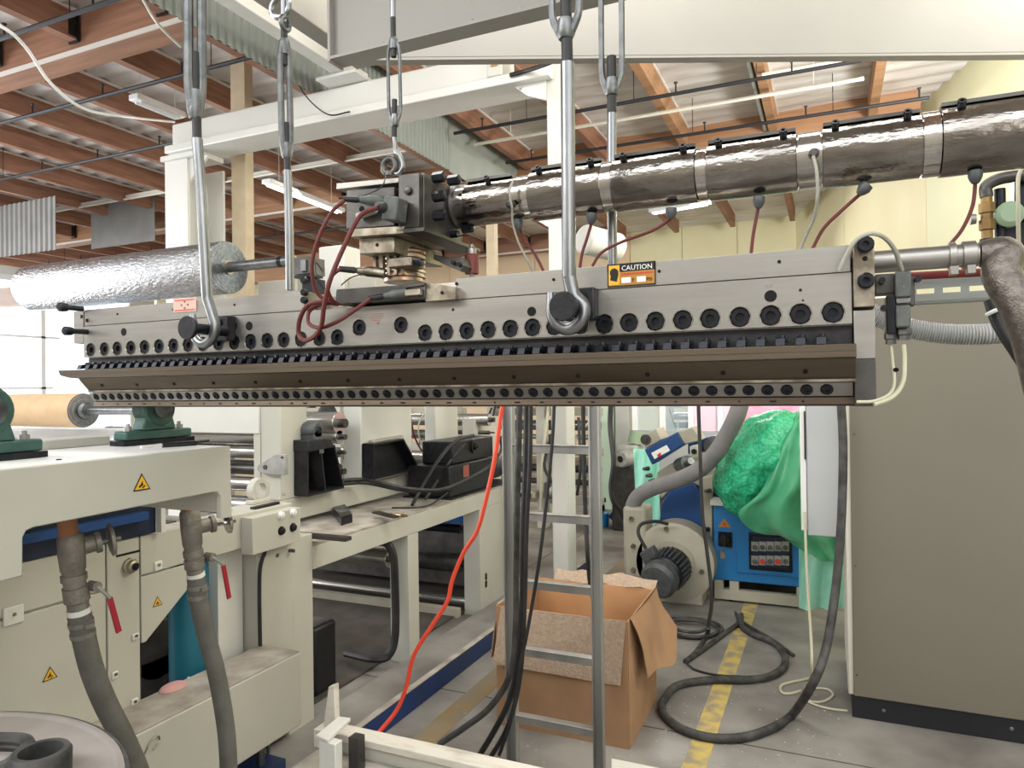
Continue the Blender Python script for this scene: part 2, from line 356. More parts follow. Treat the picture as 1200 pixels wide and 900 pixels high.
# sprinkler pipes with upright heads
def sprinkler(y, z, x0, x1, label, r=.022, step=1.2):
    t = thing('sprinkler_pipe', label, 'pipe', ((x0+x1)/2, y, z)); MB().cyl((x0, y, z), (x1, y, z), r, 8).build('pipe', 'pipe_black', t)
    x = x0+.4
    while x < x1-.1:
        MB().cyl((x, y, z), (x, y, z+.11), .010, 6).lathe([(0, .006), (.02, .022), (.028, .022)], (x, y, z+.10), (0,0,1), 8).build('sprinkler_head', 'pipe_black', t); x += step
    for x in (x0+1, (x0+x1)/2, x1-1): MB().cyl((x, y, z), (x, y, 5.47), .005, 5).build('hanger_rod', 'pipe_black', t)
sprinkler(7.95, 5.0, -4.3, .35, 'black sprinkler pipe under the white insulation, nearest of the right bay')
sprinkler(W(780, 162, 'Z', 5.0).y, 5.0, -4.2, 1.1, 'black sprinkler pipe just in front of the pale orange girder')
sprinkler(5.27, 5.0, -16, -4.6, 'middle black sprinkler pipe crossing the left ceiling')
sprinkler(6.65, 5.0, -18, -4.6, 'lower black sprinkler pipe crossing the left ceiling')
sprinkler(4.02, 5.0, -12, -4.9, 'black sprinkler pipe at the top left corner')
sprinkler(11.4, 4.95, -18, -4.7, 'far black sprinkler pipe above the pale sheets')
# long conduits
def conduit(y, z, x0, x1, label, r=.05):
    t = thing('conduit', label, 'conduit', ((x0+x1)/2, y, z)); MB().box(x0, x1, y-r, y+r, z, z+r*1.1).build('channel', 'conduit', t)
    MB().cyl((x0, y-.08, z-.03), (x1, y-.08, z-.03), .018, 8).build('tube', 'conduit', t)
    for x in (x0+.5, x1-.5): MB().cyl((x, y, z), (x, y, 5.47), .005, 5).build('hanger_rod', 'conduit', t)
p = W(490, 174, 'Y', 8.8); conduit(8.8, p.z, -14, p.x+.1, 'long pale conduit crossing behind the white column on the left')
MB().box(-.75, -.71, 4.9, 10.2, 5.20, 5.32).build('grey_trunking', 'corrugated', ceil)
p = W(780, 132, 'Y', 8.6); conduit(8.6, p.z, -4.3, .4, 'long pale green conduit under the insulation right of the hooks', .02)
# strip lights
def strip(p, q, z, label, lit=True, w=.16):
    c = V(((p.x+q.x)/2, (p.y+q.y)/2, z)); t = thing('strip_light', label, 'light', c)
    a = V((p.x, p.y, z)); b = V((q.x, q.y, z)); MB().bar(a, b, w, .07).build('housing', 'fixture_white', t, bev=.01)
    d = (b-a).normalized(); s = d.cross(V((0,0,1)))
    for k in (-1, 1): MB().cyl(a+d*.06+s*(.04*k)-V((0,0,.05)), b-d*.06+s*(.04*k)-V((0,0,.05)), .013, 8).build('tube', 'lamp_white' if lit else 'fixture_white', t)
    for e in (.15, .85): MB().cyl(a.lerp(b, e), a.lerp(b, e)+V((0,0,5.47-z)), .004, 5).build('hanger_wire', 'conduit', t)
strip(W(312, 212, 'Z', 4.75), W(400, 247, 'Z', 4.75), 4.75, 'lit white strip light hanging behind the second suspension rod')
strip(W(156, 113, 'Z', 5.15), W(213, 136, 'Z', 5.15), 5.15, 'white strip light between the joists left of the white beam', False)
strip(W(762, 248, 'Z', 5.1), W(832, 236, 'Z', 5.1), 5.1, 'bright strip light seen under the heated pipe', True)
tag(MB().tube(spl([W(-60, 5, 'Y', 3.2), W(0, 30, 'Y', 3.3), W(30, 55, 'Y', 3.5), W(60, 98, 'Y', 3.8), W(100, 128, 'Y', 4.2), W(150, 137, 'Y', 4.8), W(204, 143, 'Y', 6.0)]), .013, 8).build('swagged_cable', 'white_cable'), 'white cable swooping across the left ceiling to the white beam', 'cable')
tag(MB().tube(spl([W(165, -5, 'Y', 4.05), W(185, 28, 'Y', 4.15), W(212, 55, 'Y', 4.4)]), .012, 6).build('loose_conduit', 'conduit'), 'thin pale conduit dropping to the girder at the top left', 'conduit')
# ================================================================ UPPER WHITE GANTRY
g = thing('white_gantry', 'white steel gantry frame with two columns behind the hanging die', 'frame', (-4.2, 5.5, 0))
GF = 5.4
A0 = W(203, 140, 'Y', GF); A1 = W(574, 72, 'Y', GF)
zt = 4.58; zb = 4.35
MB().box(A0.x, A1.x, 5.38, 5.62, zb, zt).build('beam', 'white_paint', g, bev=.02)
MB().box(A0.x-.02, -2.0, 5.30, 5.68, 4.25, 4.33).build('flange', 'white_paint', g, bev=.01)
L0 = W(193, 180, 'Y', GF).x; L1 = W(219, 180, 'Y', GF).x
MB().box(L0, L1, 5.4, 5.43, 0, 4.2).box(L0+.01, L0+.05, 5.43, 5.9, 0, 4.2).box(L0, L1, 5.88, 5.91, 0, 4.2).build('column', 'white_paint', g)
MB().box(L0-.02, L1+.2, 5.36, 5.7, 4.2, 4.25).prism([(L1, 5.42, 4.2), (L1+.28, 5.42, 4.2), (L1, 5.42, 3.95)], (0, .03, 0)).build('gusset', 'white_paint', g)
R0 = W(640, 100, 'Y', GF).x; R1 = W(659, 100, 'Y', GF).x
MB().box(R0, R1, 5.4, 5.6, 0, 4.45).build('column', 'cream_light', g, bev=.012)
MB().prism([W(596, 88, 'Y', 5.385), W(640, 80, 'Y', 5.385), W(640, 117, 'Y', 5.385), W(618, 112, 'Y', 5.385), W(600, 100, 'Y', 5.385)], (0, .03, 0)).build('gusset', 'white_paint', g)
MB().box(A1.x+.002, A1.x+.14, 5.34, 5.6, zb, zt+.01).build('end_cap', 'cream_light', g, bev=.01)
for q in ((602, 92), (614, 90), (634, 87), (610, 104)): MB().lathe([(0, .010), (.012, .010)], W(*q, 'Y', 5.385), (0,-1,0), 6).build('bolt', 'gear_grey', g)
p = V((A1.x+.07, 5.338, 4.46)); MB().prism([p+V((-.035,0,-.03)), p+V((.035,0,-.03)), p+V((0,0,.035))], (0,-.004,0)).build('warning_sticker', 'sticker_orange', g)
# the beam that runs towards the viewer and sits on the gantry
b = W(404, 90, 'Z', zt+.04)
t = thing('roof_tie_beam', 'white beam running from the top edge down to the gantry, bolted with a plate', 'beam', (b.x, 4.5, zt))
MB().box(b.x-.07, b.x+.07, 1.9, 5.58, zt+.04, zt+.16).build('beam', 'white_paint', t, bev=.008)
MB().box(b.x-.24, b.x+.2, 5.2, 5.6, zt+.005, zt+.035).build('plate', 'white_paint', t, bev=.005)
for dx in (-.19, .15):
    for y in (5.25, 5.55): MB().lathe([(0, .016), (.02, .016)], (b.x+dx, y, zt+.035), (0,0,1), 6).build('bolt', 'gear_grey', t)
tag(MB().tube(spl([W(336, 50, 'Y', 5.2), W(345, 85, 'Y', 5.22), W(358, 112, 'Y', 5.25), W(384, 134, 'Y', 5.25), W(410, 131, 'Y', 5.27)]), .007, 6).build('loose_wire', 'black'), 'thin black wire looping in front of the white beam by the second rod', 'wire')
tag(MB().tube(spl([W(598, 88, 'Y', 5.28), W(620, 82, 'Y', 5.25), W(640, 75, 'Y', 5.0), W(662, 66, 'Y', 4.8), W(720, 50, 'Y', 4.6)]), .018, 8).build('black_hose', 'rubber'), 'black hose along the gantry end cap behind the nearest hook rod', 'hose')
# ================================================================ THE NEAR CRANE BEAMS AT THE TOP
t = thing('crane_beam', 'light grey steel beam with flanges across the top edge, above the middle rod', 'beam', (-.6, 2.4, 3.1))
bx0 = W(392, 60, 'Y', 2.4).x
MB().box(bx0, 1.5, 2.4, 2.415, 3.13, 3.5).build('web', 'white_grey', t)
MB().box(bx0, 1.5, 2.37, 2.46, 3.118, 3.13).box(bx0, 1.5, 2.37, 2.46, 3.5, 3.515).build('flange', 'white_grey', t)
MB().box(bx0-.012, bx0, 2.37, 2.46, 3.11, 3.53).build('end_plate', 'white_grey', t)
for k in range(6): MB().lathe([(0, .010), (.01, .010)], (bx0+.25+k*.2, 2.385, 3.13), (0,0,1), 6).build('bolt', 'gear_grey', t)
t = thing('box_girder', 'broad pale painted box girder filling the top right of the frame', 'beam', W(820, 30, 'Y', 3.2))
a = EYE+ray(400, 68)*3.6; b = EYE+ray(1290, 60.5)*3.6; n = V((-cf.x, -cf.y, 0)).normalized()
MB().prism([a, b, b+V((0,0,.5)), a+V((0,0,.5))], -n*.05).build('web', 'white_grey', t, bev=.004)
MB().prism([a-c0*.02-V((0,0,.012)), b-V((0,0,.012)), b, a-c0*.02], -n*.06).build('bottom_plate', 'white_grey', t)
MB().prism([a-c0*.015, a-c0*.001, a-c0*.001+V((0,0,.5)), a-c0*.015+V((0,0,.5))], -n*.05).build('end_plate', 'white_grey', t)
t = thing('crane_runway', 'pale grey runway beam going back behind the second suspension rod', 'beam', (-2.6, 3.2, 3.9))
MB().box(-2.62, -2.5, 2.0, 3.6, 3.72, 4.05).build('beam', 'white_grey', t, bev=.006)
MB().box(-2.5, -2.494, 3.3, 3.5, 3.75, 3.82).build('sticker', 'film_blue', t, label='small faded blue sticker')
# ================================================================ THE HANGING SLOT DIE
YF = 1.447
D = thing('slot_die', 'long steel extrusion die with rows of black bolts, hanging across the middle', 'die', (-1.0, 1.5, 1.71))
UB = [106,122,137,153,169,186,203,220,237.5,256,274.5,293.5,313,332.5,352.5,374,395,421,470,498,522.5,547,572,598,624,650,679,708,737,768,800,832,867,903,938,976]
UX = [W(x, 410-(x-106)*40/870, 'Y', YF).x for x in UB]
UZ = [1.883+(.022 if i in (17, 18) else 0) for i in range(len(UX))]
XL, XR = -2.072, .042
b = MB()
def holed(b, cx, cz, x0, x1, z0, z1, r, y, dep, n=4):
    ring = []
    for (ax, az), (bx, bz) in (((x0,z0),(x1,z0)),((x1,z0),(x1,z1)),((x1,z1),(x0,z1)),((x0,z1),(x0,z0))):
        for k in range(n): ring.append((ax+(bx-ax)*k/n, az+(bz-az)*k/n))
    m = len(ring); o = [(x, y, z) for x, z in ring]; i1 = []; i2 = []
    for x, z in ring:
        a = atan2(z-cz, x-cx); i1.append((cx+r*cos(a), y, cz+r*sin(a))); i2.append((cx+r*cos(a), y+dep, cz+r*sin(a)))
    fs = [(k, (k+1) % m, (k+1) % m+m, k+m) for k in range(m)]+[(k+m, (k+1) % m+m, (k+1) % m+2*m, k+2*m) for k in range(m)]+[tuple(k+2*m for k in range(m))]
    b.add(o+i1+i2, fs)
ed = [XL]+[(UX[i]+UX[i+1])/2 for i in range(len(UX)-1)]+[XR]
for i, (x, z) in enumerate(zip(UX, UZ)): holed(b, x, z, ed[i], ed[i+1], 1.861, 1.955, .0198, YF, .014)
b.xprism([(YF+.0145, 1.861), (YF+.0145, 1.955), (1.65, 1.955), (1.65, 1.80), (1.50, 1.80), (1.4755, 1.822)], XL, XR)
b.add([(XL,YF,1.861),(XR,YF,1.861),(XR,YF+.0145,1.861),(XL,YF+.0145,1.861),(XL,YF,1.955),(XL,YF+.0145,1.955),(XR,YF,1.955),(XR,YF+.0145,1.955)], [(0,3,2,1),(0,4,5,3),(1,2,7,6)])
b.build('upper_body', 'steel', D, smooth=30)
MB().xprism([(YF+.0152, 1.8605), (YF+.05, 1.8605), (1.475, 1.8215), (1.46, 1.8215)], XL+.001, XR-.001).build('recess_face', 'black_metal', D)
# top rail in three lengths, with the gap for the inlet block
xa, xb, xc = W(356, 345, 'Y', YF).x, W(534, 330, 'Y', YF).x, W(1000, 300, 'Y', YF).x
MB().box(XL+.003, xa, YF+.0005, 1.64, 1.9565, 2.006).build('top_rail', 'steel', D, bev=.001)
MB().box(xb, XR-.001, YF+.0005, 1.64, 1.9565, 2.006).build('top_rail', 'steel', D, bev=.001)
MB().box(xa+.002, xb-.002, YF+.05, 1.62, 1.9565, 1.985).build('top_rail', 'steel_stained', D)
m = MB()
for k in range(9):
    x = XL+.15+k*.23
    if xa-.05 < x < xb+.05: continue
    m.lathe([(0, .0035), (.0008, .0035)], (x, YF, 1.985), (0,-1,0), 8)
m.build('dowel', 'hole', D)
for q in ((358.5, 329), (358.5, 343), (358.5, 352)): MB().lathe([(0, .009), (.012, .009), (.014, .007)], W(*q, 'Y', YF-.001), (0,-1,0), 8).build('screw', 'bolt_black', D)
# counterbored socket-head bolts
bolt = MB().lathe([(.0, .0185), (.009, .0185), (.0115, .0172), (.0115, .0088), (.004, .0080), (.004, .0001)], (UX[0], YF+.0142, UZ[0]), (0,-1,0), 14, False).build('bolt', 'bolt_black', D)
rep(bolt, [(UX[i]-UX[0], 0, UZ[i]-UZ[0]) for i in range(1, len(UX))], D)
rg = MB().lathe([(0, .0204), (.0006, .0216), (.0006, .0200), (0, .0196)], (UX[0], YF, UZ[0]), (0,-1,0), 20, False).build('counterbore_edge', 'chrome', D)
rep(rg, [(UX[i]-UX[0], 0, UZ[i]-UZ[0]) for i in range(1, len(UX))], D)
for q, r in (((145, 389), .0115), ((274, 382), .012), ((292, 382), .012), ((623, 365), .0105), ((903, 347), .0115), ((531, 363), .0035), ((938, 340), .003), ((941, 352), .002)):
    MB().lathe([(0, r), (.0006, r)], W(*q, 'Y', YF), (0,-1,0), 14).build('drilled_hole', 'hole', D)
# adjusting screws standing in the recess
NX = [XL+.02+.0352*k for k in range(59)]
x = NX[0]
adj = MB().obox((x, 1.440, 1.833), (.008,0,0), (0,.022,.003), (0,.003,.0065)).lathe([(0, .0055), (.022, .0055)], (x+.002, 1.441, 1.822), (0,0,1), 8).box(x-.003, x+.011, 1.428, 1.447, 1.832, 1.836).build('adjusting_screw', 'bolt_black', D)
rep(adj, [(v-NX[0], 0, 0) for v in NX[1:]], D)
# brown heater flange that runs the full length
XP0 = W(68, 436, 'Y', 1.38).x
MB().xprism([(1.380, 1.8205), (1.380, 1.797), (1.408, 1.7955), (1.414, 1.787), (1.440, 1.7590), (1.440, 1.7535), (1.470, 1.7535), (1.470, 1.8205)], XL+.03, .046).build('heater_flange', 'steel_brown', D, bev=.0008)
MB().prism([(XL+.03, 1.3802, 1.8204), (XL+.03, 1.3802, 1.7972), (XP0+.01, 1.3802, 1.8050), (XP0, 1.3802, 1.8204)], (0, .07, 0)).build('flange_tip', 'steel_brown', D)
MB().box(XL, .046, 1.379, 1.3795, 1.8085, 1.8095).build('flange_groove', 'steel_dark', D)
MB().box(XL+.03, .046, 1.437, 1.4405, 1.7545, 1.7595).build('flange_lip', 'steel_stained', D)
for k in range(15):
    x = XL+.11+k*.148; n = V((0, -.035, -.041)).normalized(); c = V((x, 1.4255, 1.7745)); MB().lathe([(0, .0048), (.002, .0048)], c, V((0,-.73,-.68)), 8).build('flange_screw', 'hole', D)
# lower body with a bevel and a row of smaller bolts, then the lip
MB().xprism([(1.458, 1.7525), (1.472, 1.7275), (1.64, 1.7275), (1.64, 1.798), (1.471, 1.798), (1.471, 1.7525)], XL+.005, XR).build('lower_body', 'steel', D)
MB().box(XL+.01, XR-.004, 1.478, 1.63, 1.7255, 1.7275).build('lip_seam', 'hole', D)
MB().xprism([(1.471, 1.7255), (1.468, 1.712), (1.474, 1.7085), (1.64, 1.7085), (1.64, 1.7255)], XL+.012, XR+.004)  .build('die_lip', 'steel_brown', D, bev=.0008)
nn = V((0, -.025, -.014)).normalized(); NL = [XL+.028+.0352*k for k in range(59)]
c = V((NL[0], 1.465, 1.740)); lb = MB().lathe([(0, .0118), (.0008, .0118), (.0008, .0098), (.0028, .0098), (.0036, .0085), (.0036, .005), (.001, .0045), (.001, .0001)], c, nn, 12, False).build('lip_bolt', 'bolt_black', D)
rep(lb, [(v-NL[0], 0, 0) for v in NL[1:]], D)
m = MB()
for k in range(34): x = XL+.05+k*.06+random.uniform(-.01, .01); m.box(x, x+random.choice((.004, .008, .012)), 1.4678, 1.4690, 1.7165, 1.7195)
m.build('lip_mark', 'hole', D, kind='stuff')
# end plates
ex0, ex1 = .0445, .0795
MB().box(ex0, ex1, YF-.012, 1.62, 1.889, 2.010).build('end_plate', 'steel_stained', D, bev=.0015)
MB().box(ex0, ex1, YF-.004, 1.62, 1.7955, 1.884).build('end_plate', 'steel', D, bev=.001)
MB().box(ex0, ex1, YF-.004, 1.62, 1.7085, 1.795).build('end_plate', 'steel_dark', D, bev=.001)
for q in ((1014, 288), (1014.5, 330)): MB().lathe([(0, .014), (.016, .0145), (.019, .012), (.019, .006), (.012, .006), (.012, .0001)], W(*q, 'Y', YF-.012), (0,-1,0), 14, False).build('end_bolt', 'bolt_black', D)
MB().lathe([(0, .0045), (.001, .0045)], W(1013.5, 303, 'Y', YF-.012), (0,-1,0), 10).build('drilled_hole', 'hole', D)
MB().box(-2.118, -2.074, YF+.0, 1.60, 1.905, 2.004).build('end_plate', 'steel', D, bev=.001)
for q in ((97, 362), (103, 389)): 
    p = W(*q, 'Y', YF+.002); MB().lathe([(0, .008), (.045, .008), (.05, .012), (.060, .0135), (.072, .0135), (.076, .009)], p, (0,-1,-.02), 12).build('end_bolt', 'bolt_black', D)
for q in ((96, 371), (102, 375.5)): MB().box(W(*q, 'Y', YF).x-.004, W(*q, 'Y', YF).x+.004, YF-.002, YF, W(*q, 'Y', YF).z-.005, W(*q, 'Y', YF).z+.005).build('drilled_hole', 'hole', D)
# lifting pins with a mounting block
for bx, by, px, py, rad in ((271, 386, 217, 384, .030), (690, 358, 659, 358.5, .0295)):
    c = W(bx-4, by, 'Y', YF); MB().box(c.x-.036, c.x+.030, YF-.034, YF-.0005, c.z-.034, c.z+.034).build('pin_block', 'black_metal', D, bev=.003)
    MB().lathe([(0, .0095), (.004, .0095)], c+V((.006, -.034, .016)), (0,-1,0), 10).build('pin_block_bolt', 'bolt_black', D)
    ex = 1.283 if bx < 400 else 1.30
    q = W(px, py, 'Y', ex); q0 = V((q.x, YF-.034, q.z))
    MB().lathe([(0, .014), (1.42-ex-.012, .014)], q0, (0,-1,0), 16).build('lifting_pin', 'bolt_black', D)
    MB().lathe([(0, .022), (.004, rad-.002), (.014, rad), (.016, rad-.002)], (q.x, ex+.018, q.z), (0,-1,0), 20).build('pin_washer', 'black_metal', D)
# stickers, stamped marks
def quad_on_die(x0, y0, x1, y1, name, m, y=YF-.0012, lab=None, par=None):
    p = W(x0, y0, 'Y', y); q = W(x1, y1, 'Y', y); return MB().box(p.x, q.x, y, y+.0010, p.z, q.z).build(name, m, par or D, label=lab), p, q
st, p, q = quad_on_die(712, 337, 768, 305.5, 'caution_sticker', 'sticker_orange', lab='orange and black caution sticker')
w = q.x-p.x; h = q.z-p.z; y = YF-.0015
MB().box(p.x, q.x, y-.0002, y+.0004, p.z+h*.64, q.z).box(p.x, p.x+w*.02, y-.0002, y+.0004, p.z, q.z).box(q.x-w*.02, q.x, y-.0002, y+.0004, p.z, q.z).box(p.x, q.x, y-.0002, y+.0004, p.z, p.z+h*.05).build('sticker_band', 'print_black', D)
MB().box(p.x+w*.03, p.x+w*.26, y-.0005, y, p.z+h*.08, q.z-h*.06).build('sticker_panel', 'sticker_yellow', D)
MB().lathe([(0, .0095), (.0006, .0095)], (p.x+w*.145, y-.0006, p.z+h*.62), (0,-1,0), 10).prism([(p.x+w*.06, y-.001, p.z+h*.30), (p.x+w*.2, y-.001, p.z+h*.22), (p.x+w*.24, y-.001, p.z+h*.55), (p.x+w*.1, y-.001, p.z+h*.8)], (0, .0006, 0)).build('hot_surface_mark', 'print_black', D)
text('CAUTION', h*.30, (p.x+w*.30, y-.0008, p.z+h*.69), (1,0,0), (0,0,1), 'print_white', D)
m = MB()
for k in range(12): m.box(p.x+w*(.30+.055*k), p.x+w*(.34+.055*k), y-.0006, y, p.z+h*.50, p.z+h*.57)
m.build('sticker_print', 'print_red', D)
MB().box(p.x+w*.30, p.x+w*.49, y-.0008, y, p.z+h*.14, p.z+h*.38).box(p.x+w*.62, p.x+w*.80, y-.0008, y, p.z+h*.14, p.z+h*.38).build('sticker_field', 'print_white', D)
text('F', h*.2, (p.x+w*.52, y-.0008, p.z+h*.18), (1,0,0), (0,0,1), 'print_black', D); text('PSI', h*.2, (p.x+w*.82, y-.0008, p.z+h*.18), (1,0,0), (0,0,1), 'print_black', D)
st, p, q = quad_on_die(203, 366.5, 230, 348, 'label_plate', 'sticker_pink', lab='small pinkish label with faint red print')
for k in range(2): MB().box(p.x+.006, q.x-.006, YF-.002, YF-.0012, q.z-.007-k*.028, q.z-.0045-k*.028).build('label_print', 'print_red', D)
c = (p+q)/2
for dx, dz in ((-.012,0), (.012,0), (0,.009), (0,-.009)): MB().lathe([(0, .0034), (.0006, .0034)], (c.x+dx, YF-.0012, c.z+dz), (0,-1,0), 8).build('label_mark', 'print_faint', D)
p = W(434, 368, 'Y', YF); m = MB()
for k in range(4): m.box(p.x+(.006 if k in (0, 3) else 0), p.x+(.038 if k != 3 else .03), YF-.0006, YF, p.z-.0016-k*.0052, p.z-.0002-k*.0052)
m.prism([(p.x+.022, YF-.0006, p.z-.028), (p.x+.027, YF-.0006, p.z-.021), (p.x+.017, YF-.0006, p.z-.021)], (0, .0006, 0)).build('stamped_text', 'print_faint', D)
text('FLT', .0085, W(897, 337.5, 'Y', YF-.0004), (1,0,0), (0,0,1), 'chrome', D, .0002)
# inlet block, neck and adapter on top of the die
def bx(b, x0, y0, x1, y1, Y0, Y1):
    p = W(x0, y0, 'Y', Y0); q = W(x1, y1, 'Y', Y0); return b.box(p.x, q.x, Y0, Y1, p.z, q.z)
MB().prism([W(392, 357, 'Y', 1.42), W(498, 350, 'Y', 1.42), W(498, 332, 'Y', 1.42), W(394, 339, 'Y', 1.42)], (0, .2, 0)).build('inlet_block', 'steel_dark', D, bev=.002)
MB().prism([W(498.5, 353.5, 'Y', 1.425), W(533.5, 351, 'Y', 1.425), W(533.5, 336, 'Y', 1.425), W(498.5, 331, 'Y', 1.425)], (0, .19, 0)).build('inlet_wedge', 'steel_stained', D, bev=.001)
for q in ((518, 343), (535, 332.5), (535, 341)): MB().lathe([(0, .004), (.001, .004)], W(*q, 'Y', 1.4245 if q[0] < 530 else YF-.0008), (0,-1,0), 8).build('drilled_hole', 'hole', D)
MB().prism([W(466, 338, 'Y', 1.415), W(497, 334, 'Y', 1.415), W(497, 331, 'Y', 1.415), W(466, 335, 'Y', 1.415)], (0, .01, 0)).build('cover_strip', 'steel_dark', D)
A = thing('melt_adapter', 'stained steel adapter block between the heated pipe and the die', 'adapter', W(473, 318, 'Y', 1.53))
nk = W(473, 331, 'Y', 1.53); MB().lathe([(0, .05)]+[(.008+.012*k+d, r) for k in range(6) for d, r in ((0, .050), (.002, .056), (.008, .056), (.010, .050))]+[(.083, .046)], nk, (0,0,1), 24).build('neck', 'copper', A)
m = MB()
for k in range(5): m.obox(nk+V((-.045+k*.02, -.055, .04)), (.004,0,0), (0,.006,0), (0,0,.03))
m.build('band_clamp', 'steel_stained', A)
def ablk(name, f, Y0, Y1, mt, bev=.0015): MB().prism([W(x, y, 'Y', Y0) for x, y in f], (0, Y1-Y0, 0)).build(name, mt, A, bev=bev)
ablk('mount_plate', [(421, 297.5), (462, 296), (462, 277), (421, 279.5)], 1.43, 1.66, 'steel_stained')
ablk('base_slab', [(411, 278), (473, 273.5), (473, 264.5), (411, 268)], 1.41, 1.62, 'steel_stained')
ablk('bottom_plate', [(464, 274), (497, 271), (497, 266), (464, 268)], 1.41, 1.70, 'steel_dark')
ablk('main_block', [(406, 268), (462, 264.5), (462, 219), (406, 223)], 1.425, 1.62, 'steel_dark')
ablk('cover_plate', [(394, 222), (467, 214), (467, 208), (394, 214.5)], 1.44, 1.62, 'steel')
ablk('clamp_block', [(467, 268), (491, 266), (491, 202), (467, 205)], 1.42, 1.60, 'steel_dark')
ablk('flange', [(492, 270.5), (497, 270), (497, 202), (492, 202.5)], 1.44, 1.63, 'steel_dark')
MB().lathe([(0, .0095), (.006, .0095), (.007, .008)], W(478.5, 223.5, 'Y', 1.42), (0,-1,0), 12).build('block_bolt', 'steel_dark', A)
MB().lathe([(0, .0075), (.001, .0075)], W(424, 245, 'Y', 1.425), (0,-1,0), 10).build('drilled_hole', 'hole', A)
MB().lathe([(0, .0045), (.001, .0045)], W(442, 287, 'Y', 1.43), (0,-1,0), 10).build('drilled_hole', 'hole', A)
fx = W(497, 236, 'Y', 1.415).x
for dy, dz in ((.045, .045), (.045, .0), (.045, -.045), (.19, .045), (.19, -.045), (.12, .058)):
    MB().lathe([(0, .013), (.028, .013), (.030, .010)], (fx, 1.415+dy, 2.205+dz), (1,0,0), 6).build('flange_bolt', 'bolt_black', A)
MB().prism([W(508, 304, 'Y', 1.50), W(540, 318, 'Y', 1.50), W(543, 311, 'Y', 1.50), W(540, 301, 'Y', 1.50), W(528, 302, 'Y', 1.50), (W(508, 298, 'Y', 1.50))], (0, .05, 0)).build('side_bracket', 'steel_dark', A, bev=.001)
for q in ((532, 308), (539, 310)): MB().lathe([(0, .0055), (.008, .0055)], W(*q, 'Y', 1.50), (0,-1,0), 8).build('bracket_screw', 'bolt_black', A)
MB().lathe([(0, .010), (.02, .010), (.022, .006)], W(493, 308, 'Y', 1.47), (.2,-1,-.1), 10).build('block_bolt', 'bolt_black', A)
p = W(457, 206, 'Y', 1.50); ring = [p+V((.019*cos(a), 0, .024+.019*sin(a))) for a in [2*pi*k/20 for k in range(20)]]
MB().tube(ring, .0085, 10, True).lathe([(0, .012), (.01, .012)], p, (0,0,1), 12).build('eye_bolt', 'steel_dark', A)
# heater-cable connector plugs
def plug(q0, q1, Y0, Y1, r, par, m2='grey_connector'):
    a = W(*q0, 'Y', Y0); b_ = W(*q1, 'Y', Y1); d = b_-a; L = d.length
    MB().lathe([(0, r*.55), (L*.35, r*.62), (L*.36, r*.5), (L*.40, r*.5)], a, d, 12).build('cable_gland', 'rubber', par)
    MB().lathe([(L*.40, r*.62), (L*.55, r*.8), (L*.62, r), (L*.98, r), (L, r*.8)], a, d, 10).build('connector', m2, par)
plug((402, 233), (450, 236), 1.37, 1.43, .0125, A); plug((441, 243), (472, 245), 1.36, 1.42, .0225, A)
MB().obox(W(463, 246, 'Y', 1.395), (.020,0,-.004), (0,.022,0), (.004,0,.027)).build('connector', 'grey_connector', A, bev=.004)
MB().obox(W(430, 250, 'Y', 1.41), (.026,0,.004), (0,.01,0), (0,0,.005)).build('terminal_strip', 'cream', A, bev=.001)
plug((397, 315), (450, 320), 1.40, 1.47, .013, A, 'steel_stained')
plug((432, 350), (478, 343), 1.39, 1.42, .0125, D); bx(MB(), 474, 347, 492, 338, 1.405, 1.42).build('terminal_box', 'steel_stained', D, bev=.002)
bx(MB(), 455, 314, 482, 300, 1.44, 1.5).build('clamp_lug', 'steel_stained', A, bev=.003)
# red and grey heater cables by the inlet
def cable(name, pts, r, m, label, cat='cable', group=None, n=8, closed=False): return tag(MB().tube(spl(pts, 7), r, n, closed).build(name, m), label, cat, group)
cable('heater_cable', [W(404, 235, 'Y', 1.37), W(390, 247, 'Y', 1.36), W(376, 272, 'Y', 1.35), W(367, 300, 'Y', 1.35), W(366, 325, 'Y', 1.36), W(373, 345, 'Y', 1.38), W(391, 355, 'Y', 1.40)], .0048, 'red_cable', 'red heater cable from the upper left plug down to the inlet, leftmost loop')
cable('heater_cable', [W(443, 243, 'Y', 1.355), W(422, 253, 'Y', 1.34), W(405, 285, 'Y', 1.33), W(388, 325, 'Y', 1.32), W(380, 357, 'Y', 1.33), W(377, 380, 'Y', 1.35), W(370, 393, 'Y', 1.37), W(357, 399, 'Y', 1.40), W(350, 391, 'Y', 1.41), W(352, 372, 'Y', 1.40), W(362, 357, 'Y', 1.39), W(380, 354, 'Y', 1.40), W(394, 356, 'Y', 1.42)], .0058, 'red_cable', 'thick red heater cable from the middle plug that loops low over the bolts')
cable('heater_cable', [W(399, 315, 'Y', 1.40), W(390, 322, 'Y', 1.385), W(384, 336, 'Y', 1.37), W(388, 350, 'Y', 1.385), W(396, 357, 'Y', 1.41)], .005, 'red_cable', 'short red heater cable from the plug under the adapter')
cable('heater_cable', [W(434, 350, 'Y', 1.385), W(415, 364, 'Y', 1.37), W(395, 377, 'Y', 1.36), W(375, 384, 'Y', 1.37), W(362, 379, 'Y', 1.39), W(362, 366, 'Y', 1.40), W(372, 358, 'Y', 1.41), W(388, 355, 'Y', 1.415)], .0048, 'red_cable', 'red heater cable from the lowest plug, running across the die face')
cable('sensor_wire', [W(452, 206, 'Y', 1.43), W(446, 220, 'Y', 1.40), W(420, 232, 'Y', 1.43)], .0015, 'black', 'thin black wire at the eye bolt of the adapter', 'wire')
